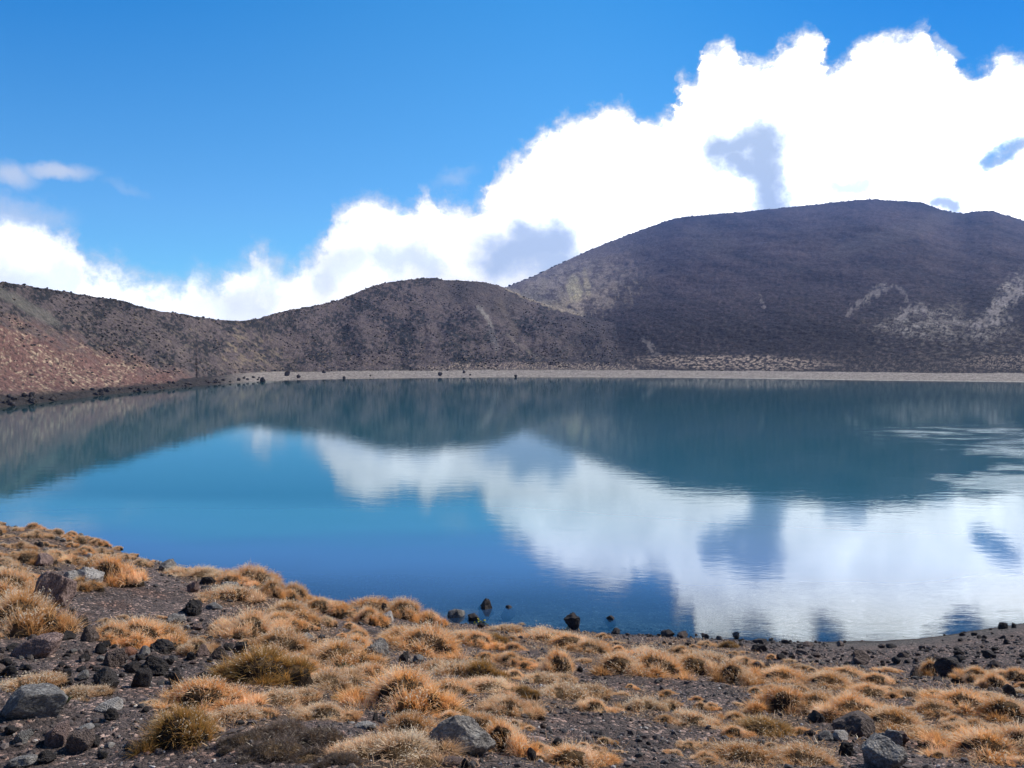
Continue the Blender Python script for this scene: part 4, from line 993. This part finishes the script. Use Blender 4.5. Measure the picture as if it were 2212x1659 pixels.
m_peat = m_mound.copy(); m_peat.name = 'dark_peat'
for nd in m_peat.node_tree.nodes:
    if nd.type == 'VALTORGB' and nd.color_ramp.elements[0].color[0] > .1:
        for e_, c_ in zip(nd.color_ramp.elements, ((.05, .04, .034, 1), (.09, .075, .065, 1), (.15, .125, .11, 1))): e_.color = c_
def mesh_from(name, parts, m):
    vs = []; fs = []; ts = []; o = 0
    for v, f, tn in parts: vs.append(v); fs.append(f+o); ts.append(tn); o += len(v)
    me = grid_mesh(name, np.concatenate(vs), np.concatenate(fs), smooth=True); set_col(me, 'tone', np.concatenate(ts)); me.materials.append(m); return me
def seed_mesh(tips, n, rg, rise=.09, s_=.006):
    i = rg.choice(len(tips), n); tp_ = tips[i]
    ct = np.array([0, 0, tips[:, 2].mean()*.3])
    d = tp_-ct; d /= np.linalg.norm(d, axis=1, keepdims=True); d += rg.normal(0, .3, (n, 3)); d[:, 2] += .5
    top = tp_+d*(rise*rg.uniform(.2, 1.1, n))[:, None]
    # thin stems
    side = rg.normal(size=(n, 3))*.0007
    V_ = np.stack([tp_-side, tp_+side, top+side, top-side], 1).reshape(-1, 3); F_ = (np.array([[0, 1, 2, 3]])[None]+np.arange(n)[:, None, None]*4).reshape(-1, 4)
    # heads: small crossed diamonds
    vs = [V_]; fs = [F_]; o = len(V_)
    for _ in range(2):
        a_ = rg.normal(size=(n, 3)); a_ /= np.linalg.norm(a_, axis=1, keepdims=True); b2 = np.cross(a_, rg.normal(size=(n, 3))); b2 /= np.linalg.norm(b2, axis=1, keepdims=True)
        sz = (s_*rg.uniform(.5, 1.4, n))[:, None]
        V2 = np.stack([top+a_*sz*1.5, top+b2*sz*.7, top-a_*sz*1.5, top-b2*sz*.7], 1).reshape(-1, 3)
        vs.append(V2); fs.append(F_+o); o += len(V2)
    me = grid_mesh('seed_heads', np.concatenate(vs), np.concatenate(fs), smooth=False); me.materials.append(m_seed); return me
# unit tussock: about 1 m wide, scaled when placed: a lumpy cushion of several lobes, thatched with short arching blades,
# its camera side (local -y) partly eroded, the bare dark peat also imitating shade
PROT = {}
def make_proto(key, seed, tones, n, H, L, nlobe, ell=.85, bare=.85, wiry=False, seeds=200, W=.0062):
    rg = np.random.default_rng(seed)
    lobes = [(0, 0, .25 if nlobe > 2 else .30, H)]
    for i in range(nlobe):
        an = rg.uniform(0, 2*np.pi); rr_ = rg.uniform(.16, .33)
        lobes.append((rr_*math.cos(an)*1.15, rr_*math.sin(an)*ell, rg.uniform(.10, .21), H*rg.uniform(.35, .8)))
    if not wiry:
        for i in range(5):                                     # low outlying tufts that run into the neighbours
            an = rg.uniform(0, 2*np.pi); rr_ = rg.uniform(.28, .44)
            lobes.append((rr_*math.cos(an)*1.2, rr_*math.sin(an)*ell, rg.uniform(.08, .16), H*rg.uniform(.12, .4)))
    lobes = np.array(lobes)
    # blade roots on the lobes' surfaces
    per = (n*lobes[:, 2]**2/np.sum(lobes[:, 2]**2)).astype(int)
    P = []; Nn = []
    for k, (lx, ly, lr, lh) in enumerate(lobes):
        m_ = per[k]; u = rg.uniform(-.05, 1, m_); th = rg.uniform(0, 2*np.pi, m_); c = np.sqrt(1-np.clip(u, 0, 1)**2)
        nx_, ny_ = c*np.cos(th), c*np.sin(th)
        lump = 1+.16*fbm(nx_*2.2+seed, ny_*2.2+k, 3, seed)
        p = np.stack([lx+lr*nx_*lump, ly+lr*ell*ny_*lump, lh*u*lump], -1)
        q = np.stack([nx_/lr, ny_/lr/ell, u/lh], -1); q /= np.linalg.norm(q, axis=1, keepdims=True)
        ok = np.ones(m_, bool)
        for j, (ax, ay, ar, ah) in enumerate(lobes):
            if j != k: ok &= ((p[:, 0]-ax)/ar)**2+((p[:, 1]-ay)/ar/ell)**2+(p[:, 2]/ah)**2 > .8
        # eroded front, bared further to darken the shade side
        front = (-q[:, 1]*.95-q[:, 2]*.25+.25*fbm(p[:, 0]*6, p[:, 2]*6+seed, 3, 5)) > .12
        ok &= fbm(p[:, 0]*7+seed, p[:, 1]*7-p[:, 2]*5, 3, 15) > -.15
        ok &= ~(front & (rg.uniform(0, 1, m_) < (bare if k == 0 else bare*.35)))
        P.append(p[ok]); Nn.append(q[ok])
    P = np.concatenate(P); Nn = np.concatenate(Nn); m_ = len(P); seg = 3
    d = Nn*np.array([.75, .75, .9])+rg.normal(0, .30 if not wiry else .7, (m_, 3))+np.array([-.10, -.10, .35])
    d[:, 2] = np.maximum(d[:, 2], .02); d /= np.linalg.norm(d, axis=1, keepdims=True)
    ln = L*rg.uniform(.35, 1.3, m_)*(1+.6*fbm(P[:, 0]*6, P[:, 1]*6+seed, 2, 19)); long_ = rg.uniform(0, 1, m_) < .06; ln[long_] *= 1.5
    side = np.cross(d, rg.normal(size=(m_, 3))); side /= np.linalg.norm(side, axis=1, keepdims=True)
    pts = [P.copy()-d*.02]; cur = d.copy(); q = pts[0]; curl = rg.normal(0, .30 if wiry else .08, (m_, 3))
    for i in range(seg):
        cur = cur+np.array([0, 0, -1])*(.20*(.3+i/seg)*rg.uniform(.3, 1.6, m_))[:, None]+curl
        cur /= np.linalg.norm(cur, axis=1, keepdims=True)
        q = q+cur*(ln/seg)[:, None]; pts.append(q)
    # colour drifts across the clump as well as from blade to blade
    drift = fbm(P[:, 0]*3.2+seed, P[:, 1]*3.2, 3, seed+3)
    idx = np.clip(((drift*1.3+.5)*len(tones)*.6+rg.uniform(0, len(tones)*.55, m_)).astype(int), 0, len(tones)-1)
    tn = tones[idx]*rg.uniform(.72, 1.22, (m_, 1)); wd = W*rg.uniform(.6, 1.3, m_); vs = []; ts = []
    for i, p in enumerate(pts):
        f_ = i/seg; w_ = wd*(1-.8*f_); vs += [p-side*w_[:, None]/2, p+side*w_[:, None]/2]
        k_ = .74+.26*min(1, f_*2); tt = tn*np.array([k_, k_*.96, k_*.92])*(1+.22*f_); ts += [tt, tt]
    V_ = np.stack(vs, 1); T_ = np.stack(ts, 1); k = V_.shape[1]
    fq = np.array([[2*i, 2*i+1, 2*i+3, 2*i+2] for i in range(seg)])
    F_ = (fq[None]+np.arange(m_)[:, None, None]*k).reshape(-1, 4)
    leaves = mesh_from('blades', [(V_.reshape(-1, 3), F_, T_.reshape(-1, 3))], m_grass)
    # peat body: the lobes as one lumpy skin (highest lobe wins), with an undercut foot
    gx = np.linspace(-.62, .62, 60); GX, GY = np.meshgrid(gx, gx*.9, indexing='ij'); GZ = np.full(GX.shape, -.16)
    for j, (lx, ly, lr, lh) in enumerate(lobes):
        if j: lr, lh = lr*.92, lh*.8
        qq = 1-((GX-lx)/lr)**2-((GY-ly)/lr/ell)**2
        GZ = np.maximum(GZ, np.where(qq > 0, lh*np.sqrt(np.clip(qq, 0, 1)), -.16*np.clip(-qq*3, 0, 1)))
    GZ = np.where(GZ > -.15, GZ*(1+.14*fbm(GX*5+seed, GY*5, 3, seed))*.97+.012*fbm(GX*22, GY*22, 2, seed), GZ)
    co = np.stack([GX, GY, GZ], -1).reshape(-1, 3); m2 = 60
    i = np.arange(m2-1)[:, None]*m2+np.arange(m2-1)[None]; f = np.stack([i, i+m2, i+m2+1, i+1], -1).reshape(-1, 4)
    f = f[(co[f][:, :, 2] > -.155).any(1)]
    md = grid_mesh('root_mound', co, f); md.materials.append(m_peat if wiry else m_mound)
    up = pts[-2][(P[:, 2] > H*.35)]
    sd = seed_mesh(up, int(seeds*1.2), rg, .05, .0070) if seeds else None
    PROT[key] = (leaves, md, sd)
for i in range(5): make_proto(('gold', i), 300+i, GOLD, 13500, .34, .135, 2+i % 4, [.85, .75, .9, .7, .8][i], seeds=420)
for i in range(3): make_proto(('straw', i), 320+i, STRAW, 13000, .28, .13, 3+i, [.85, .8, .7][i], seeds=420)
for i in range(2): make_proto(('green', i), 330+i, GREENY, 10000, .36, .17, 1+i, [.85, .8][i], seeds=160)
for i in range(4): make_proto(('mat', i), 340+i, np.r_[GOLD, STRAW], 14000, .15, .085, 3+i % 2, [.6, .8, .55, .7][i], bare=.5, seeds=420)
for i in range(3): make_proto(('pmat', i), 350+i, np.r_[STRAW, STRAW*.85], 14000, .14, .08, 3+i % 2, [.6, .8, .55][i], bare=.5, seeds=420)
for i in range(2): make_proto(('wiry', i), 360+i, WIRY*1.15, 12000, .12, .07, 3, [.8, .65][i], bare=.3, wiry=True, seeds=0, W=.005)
NAT_H = {'gold': .44, 'straw': .40, 'green': .48, 'mat': .22, 'pmat': .21, 'wiry': .16}
def add_tussock(kind, px, pyb, w_px, h_px, label, group=None, seed=None, hero=False, name='grass_tussock'):
    p, r = place(px, pyb); dist = math.hypot(r, p.z)
    W = w_px/FPX*dist*1.13
    rg_ = random.Random(int(px*3+pyb*11) if seed is None else seed)
    js = [k for k in PROT if k[0] == kind]; lv, md, sd = PROT[rg_.choice(js)]
    a = math.atan2(p.x, p.y)
    # h_px is picture height: top of the clump seen from above includes part of its depth
    sxy = W/.95; dep = abs(p.z)/dist
    Hm = max(h_px/FPX*dist-dep*W*.30, .35*W*.45)
    szz = Hm/NAT_H[kind]
    szz = min(max(szz, .5*sxy), 1.2*sxy)
    back = W*.36
    x = p.x+math.sin(a)*back; y = p.y+math.cos(a)*back
    z = float(ground_z(math.atan2(x, y), math.hypot(x, y)))
    e = bpy.data.objects.new(name, None); COL.objects.link(e); e.empty_display_size = .1
    e.location = (x, y, z-.015*sxy); e.rotation_euler = (0, 0, -a+rg_.uniform(-.5, .5)); e.scale = (sxy, sxy, szz)
    e['label'] = label; e['category'] = 'tussock'
    if group: e['group'] = group
    for nm, me in (('blades', lv), ('root_mound', md), ('seed_heads', sd)):
        if me is None: continue
        c = bpy.data.objects.new(nm, me); COL.objects.link(c); c.parent = e
        if nm == 'seed_heads': c['kind'] = 'stuff'
    tpl.append((px, pyb-h_px*.3, w_px))
    return e
tpl = []
T = [ # kind, x, y base, w, h, label
 ('gold',42,1375,150,95,'large golden tussock with dark underside at the left edge'),
 ('gold',15,1292,110,60,'golden tussock at the left edge above the largest left one'),
 ('mat',60,1290,90,36,'low golden mat left of the leaning pinkish boulder'),
 ('gold',235,1268,86,62,'golden tussock hanging over the path beside the squarish pale stone'),
 ('gold',205,1240,70,38,'golden tussock upslope of the squarish pale stone'),
 ('straw',118,1212,60,28,'straw tussock with dark foot above the leaning pinkish boulder'),
 ('gold',60,1222,66,28,'golden tussock upslope near the left edge'),
 ('gold',175,1276,60,26,'low olive gold tussock in front of the squarish pale stone'),
 ('mat',390,1246,110,24,'low golden mat on the bank crest beside the grey crest stone'),
 ('straw',440,1254,100,26,'straw tussock on the crest at the path top'),
 ('gold',545,1272,110,52,'tall seeding tussock on the bank crest against the blue water'),
 ('gold',500,1266,70,30,'golden tussock just left of the tall seeding crest tussock'),
 ('gold',590,1290,60,40,'golden tussock just right of the tall seeding crest tussock'),
 ('gold',635,1296,66,44,'rounded golden tussock with dark hollow at the water side crest'),
 ('mat',500,1304,140,30,'long low golden mat below the crest tussocks'),
 ('gold',620,1340,110,50,'golden tussock below the rounded crest tussock'),
 ('gold',690,1326,80,36,'golden tussock at the right end of the left crest'),
 ('straw',540,1380,120,70,'pale upright straw tussock with dark foot beside the path'),
 ('gold',600,1355,90,40,'golden tussock behind the pale upright straw tussock'),
 ('gold',300,1398,110,58,'left half of the long arched tussock over a dark hollow'),
 ('gold',355,1396,90,50,'right half of the long arched tussock over a dark hollow'),
 ('gold',245,1392,76,44,'left foot of the long arched tussock'),
 ('straw',425,1414,66,38,'small straw tussock at the right end of the long arched tussock'),
 ('mat',60,1500,130,26,'low straw mat behind the large smooth grey boulder'),
 ('pmat',165,1512,90,26,'low pinkish straw mat right of the large smooth grey boulder'),
 ('gold',440,1545,150,72,'big golden tussock in the lower left'),
 ('green',390,1625,120,90,'dark footed olive tussock below the big lower left tussock'),
 ('mat',510,1560,120,36,'low golden mat right of the big lower left tussock'),
 ('green',565,1480,140,74,'olive gold tussock with black foot left of centre'),
 ('gold',640,1462,110,50,'golden tussock right of the black footed olive tussock'),
 ('gold',610,1420,130,56,'golden tussock above the black footed olive tussock'),
 ('gold',725,1440,150,64,'broad golden tussock in the middle of the central belt'),
 ('straw',700,1492,130,48,'straw tussock at the foot of the central belt'),
 ('gold',770,1420,80,50,'golden tussock left of the grey rock under the overhang'),
 ('pmat',600,1530,130,34,'pinkish straw mat above the wiry dark mat'),
 ('straw',700,1560,110,48,'pale straw tussock right above the wiry dark mat'),
 ('gold',805,1316,120,46,'larger of the paired shore tussocks'),
 ('gold',872,1338,84,50,'smaller right one of the paired shore tussocks'),
 ('gold',795,1350,64,44,'golden tussock below the paired shore tussocks'),
 ('gold',930,1350,48,40,'narrow golden tussock right of the paired shore tussocks'),
 ('mat',995,1326,110,26,'long low tussock at the shore beside the dark water block'),
 ('gold',925,1418,150,72,'overhanging tussock above the grey lichen streaked rock'),
 ('gold',870,1390,120,44,'golden tussock behind the overhanging tussock'),
 ('mat',990,1388,90,30,'low golden mat right of the overhanging tussock'),
 ('gold',870,1544,180,102,'big round central tussock with black underside'),
 ('mat',785,1470,90,36,'low golden mat left behind the big round central tussock'),
 ('green',1040,1472,80,52,'olive gold tussock right behind the big round central tussock'),
 ('mat',985,1462,130,44,'golden mat above the dark grassy overhang'),
 ('gold',975,1512,110,48,'tussock with dark overhang right of the big round central tussock'),
 ('straw',1060,1500,110,38,'straw tussock right of the dark grassy overhang'),
 ('mat',1180,1390,150,40,'broad golden shore mat right of the centre'),
 ('gold',1230,1404,110,40,'golden tussock on the broad shore mat'),
 ('gold',1280,1412,80,34,'golden tussock at the right end of the broad shore mat'),
 ('mat',1090,1366,80,22,'low tussock with dark foot beside the shore'),
 ('green',1065,1392,50,30,'small olive tussock left of the broad shore mat'),
 ('gold',1032,1398,70,38,'small golden tussock with dark foot below the shore'),
 ('gold',1207,1458,74,56,'golden tussock standing on a dark peat pedestal'),
 ('pmat',1170,1480,110,30,'pale mat below the pedestal tussock'),
 ('gold',1100,1440,60,30,'small golden tussock left of the pedestal tussock'),
 ('pmat',1220,1520,150,36,'long pinkish pale mat in the centre right'),
 ('straw',1100,1548,100,50,'straw tussock with dark foot above the lichen spotted boulder'),
 ('straw',1285,1540,70,40,'straw tussock at the right end of the long pale mat'),
 ('gold',1085,1632,110,104,'golden tussock leaning over the lichen spotted boulder'),
 ('gold',1040,1580,90,44,'golden tussock just behind the lichen spotted boulder'),
 ('gold',885,1602,100,62,'golden tussock with dark foot left of the lichen spotted boulder'),
 ('straw',870,1662,190,66,'wide straw tussock at the bottom edge left of the lichen spotted boulder'),
 ('straw',790,1640,110,50,'straw tussock beside the wiry dark mat at the bottom'),
 ('gold',1235,1662,130,50,'golden tussock at the bottom edge right of the black upright stone'),
 ('gold',1340,1462,120,56,'golden tussock at the left end of the long undercut grass bank'),
 ('gold',1420,1462,120,60,'golden tussock in the middle of the long undercut grass bank'),
 ('gold',1500,1460,110,54,'golden tussock on the right part of the long undercut grass bank'),
 ('mat',1400,1426,120,28,'low golden mat behind the long undercut grass bank'),
 ('gold',1585,1480,90,56,'golden tussock with black face at the end of the undercut bank'),
 ('mat',1540,1430,100,26,'low golden mat behind the right end of the undercut bank'),
 ('pmat',1385,1540,110,40,'pale tussock ring with dark gravel inside'),
 ('pmat',1500,1575,120,40,'pinkish pale mat right of the pale tussock ring'),
 ('green',1655,1592,110,44,'orange olive mat at the foot of the right grass belt'),
 ('gold',1610,1650,140,52,'golden tussock at the bottom edge right of centre'),
 ('gold',1740,1655,130,50,'golden tussock at the bottom edge left of the lichen flecked boulder'),
 ('gold',1700,1545,110,62,'golden tussock with black foot at the left of the right belt'),
 ('gold',1775,1545,100,52,'golden tussock with black foot in the right belt'),
 ('gold',1850,1560,120,56,'golden tussock above the long dark slab'),
 ('gold',1930,1585,130,56,'golden tussock right above the grey block pair'),
 ('mat',2000,1605,110,36,'golden mat at the lower end of the right belt'),
 ('gold',1690,1475,110,44,'golden tussock at the upper left of the right belt'),
 ('gold',1790,1490,110,44,'golden tussock in the upper middle of the right belt'),
 ('gold',1835,1460,70,24,'low golden tussock with dark foot behind the right belt'),
 ('gold',1895,1482,70,28,'small golden tussock with dark foot left of the pointed brown stone'),
 ('gold',1880,1505,80,30,'golden tussock at the right rim of the right belt'),
 ('gold',2012,1462,50,36,'golden tussock hugging the left side of the large dark boulder'),
 ('gold',2108,1474,56,30,'small rounded tussock right of the large dark boulder'),
 ('gold',2150,1486,50,32,'dark footed small tussock right of the large dark boulder'),
 ('gold',2200,1474,56,26,'small tussock with dark foot at the right edge'),
 ('gold',2025,1512,90,34,'golden tussock with long dark foot below the large dark boulder'),
 ('gold',2090,1545,110,50,'golden tussock in the middle of the far right grass'),
 ('gold',2020,1550,80,30,'golden tussock at the left of the far right grass'),
 ('gold',2170,1560,110,50,'golden tussock near the right edge in the far right grass'),
 ('gold',2130,1648,150,70,'broad straw gold tussock in the lower right corner'),
 ('straw',2205,1630,90,60,'straw tussock cut by the right edge near the bottom'),
 ('wiry',610,1600,150,40,'grey brown wiry dead mat in the bottom centre left'),
 ('wiry',690,1630,170,50,'larger grey brown wiry dead mat at the bottom left of centre'),
 ('wiry',600,1656,170,50,'grey brown wiry dead mat cut by the bottom edge'),
 ('wiry',745,1662,110,40,'small wiry dead mat touching the bottom edge tussock'),
 ('wiry',530,1620,110,36,'wiry dead mat right of the dark footed olive tussock'),
]
for kind, x, y, ww, hh, lab in T: add_tussock(kind, x, y, ww*1.06, hh*1.05, lab)
# the many smaller tussocks between them
fill = []
tries = 0
while len(fill) < 197 and tries < 30000:
    tries += 1
    x = random.uniform(-20, 2232); y = random.uniform(1128, 1665)
    g = float(grassiness(np.array(x), np.array(y)))
    if random.random() > g*(1 if (x < 420 and y < 1260) else .75): continue
    t_ = (y-1128)/530
    ww = random.uniform(22, 54)*(.72+.58*t_)
    if any(math.hypot(x-a, (y-b)*1.7) < (ww+c)*.36 for a, b, c in tpl+[(q[0], q[1], q[2]) for q in fill]): continue
    if any(math.hypot(x-a, (y-b)*1.3) < (ww+c)*.5 for a, b, c in placed if c > 24): continue
    fill.append((x, y+ww*.15, ww))
for x, y, ww in sorted(fill, key=_ld):
    kind = random.choices(['gold', 'mat', 'straw', 'pmat', 'green'], [.42, .28, .14, .1, .06])[0]
    word = {'gold': 'golden', 'mat': 'low golden', 'straw': 'straw coloured', 'pmat': 'low pale', 'green': 'olive'}[kind]
    size = 'small' if ww < 44 else 'medium'
    add_tussock(kind, x, y, ww*1.0, ww*(.5 if kind in ('gold', 'straw', 'green') else .32), auto_label(size, word, 'tussock', x, y), 'smaller tussocks filling the grass belts')
# short grass between the tussocks: uncountable
N = 60000
r = 3.3*(22.5/3.3)**rg.uniform(0, 1, N*2); a = rg.uniform(-.60, .60, N*2)
re_ = np.interp(a, be_a, be_r); z = ground_z(a, r); x, y = r*np.sin(a), r*np.cos(a); px, py = proj(x, y, z)
g = grassiness(px, py)*sm(fbm(x/.35, y/.35, 3, 301), -.32, .12)*.9
keep = (rg.uniform(0, 1, len(r)) < g*1.2) & (r < re_-.1); x, y, z, r = (q[keep][:N] for q in (x, y, z, r))
v, f, tn, _ = blades(len(x), .001, 1.0, 1.0, .3, 1.2, .16, (-.08, -.05, 0), np.r_[GOLD, STRAW, STRAW, WIRY], rg, seg=2, curl=.1)
v = v.reshape(len(x), -1, 3); k = v.shape[1]
hgt_ = (.035+.06*rg.uniform(0, 1, len(x))**2)*(r/8)**.25; wd_ = .0035*(r/5)**.8
cen = np.repeat((v[:, 0::2]+v[:, 1::2])/2, 2, axis=1)
v = cen*hgt_[:, None, None]+(v-cen)*wd_[:, None, None]+np.stack([x, y, z], -1)[:, None]
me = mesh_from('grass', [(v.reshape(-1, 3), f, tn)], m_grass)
link('grass', me, None, kind='stuff', label='short dry grass blades between the tussocks', category='grass')

# small plants
m_leaf, t, out = mat('green_leaves'); pb = t.n('ShaderNodeBsdfPrincipled'); t.l(pb.outputs[0], out.inputs[0]); pb.inputs['Base Color'].default_value = (.07, .10, .03, 1); pb.inputs['Roughness'].default_value = .5
m_yel, t, out = mat('yellow_flowers'); pb = t.n('ShaderNodeBsdfPrincipled'); t.l(pb.outputs[0], out.inputs[0]); pb.inputs['Base Color'].default_value = (.62, .55, .04, 1); pb.inputs['Roughness'].default_value = .7
def small_plant(px, py, wpx, label, flower):
    p, r = place(px, py); W = wpx/FPX*p.length
    e = link('leafy_plant', None, None, loc=p, label=label, category='plant')
    v, f, tn, tips = blades(60, .3*W, .8*W, .14*W, .1, .9, .1, (0, 0), np.ones((1, 3)), rg)
    me = grid_mesh('leaves', v, f); me.materials.append(m_leaf); c = link('leaves', me, None, e)
    if flower:
        me = seed_mesh(tips, 60, rg, .1*W, .09*W); me.materials.clear(); me.materials.append(m_yel); link('flowers', me, None, e)
small_plant(1040, 1346, 18, 'tiny yellow flowering plant above the small dark stone near the shore', True)
small_plant(748, 1448, 22, 'small green leafed rosette in the central grass belt', False)
small_plant(140, 1518, 20, 'small moss green plant at the right foot of the large smooth grey boulder', False)

# ------------------------------------------------------------------ haze
m_haze, t, out = mat('air_haze')
pv = t.n('ShaderNodeVolumePrincipled'); pv.inputs['Color'].default_value = (.15, .36, 1, 1); pv.inputs['Density'].default_value = .00021; pv.inputs['Anisotropy'].default_value = .1
t.l(pv.outputs[0], out.inputs['Volume'])
hv = np.array([(x, y, z) for x in (-1850, 1850) for y in (-400, 1850) for z in (-16, 330)], float)
hf = np.array([[0, 1, 3, 2], [4, 6, 7, 5], [0, 4, 5, 1], [2, 3, 7, 6], [0, 2, 6, 4], [1, 5, 7, 3]])
me = grid_mesh('haze', hv, hf, smooth=False)
link('haze', me, m_haze, kind='stuff', label='thin bluish air between the camera and the far slopes', category='haze')
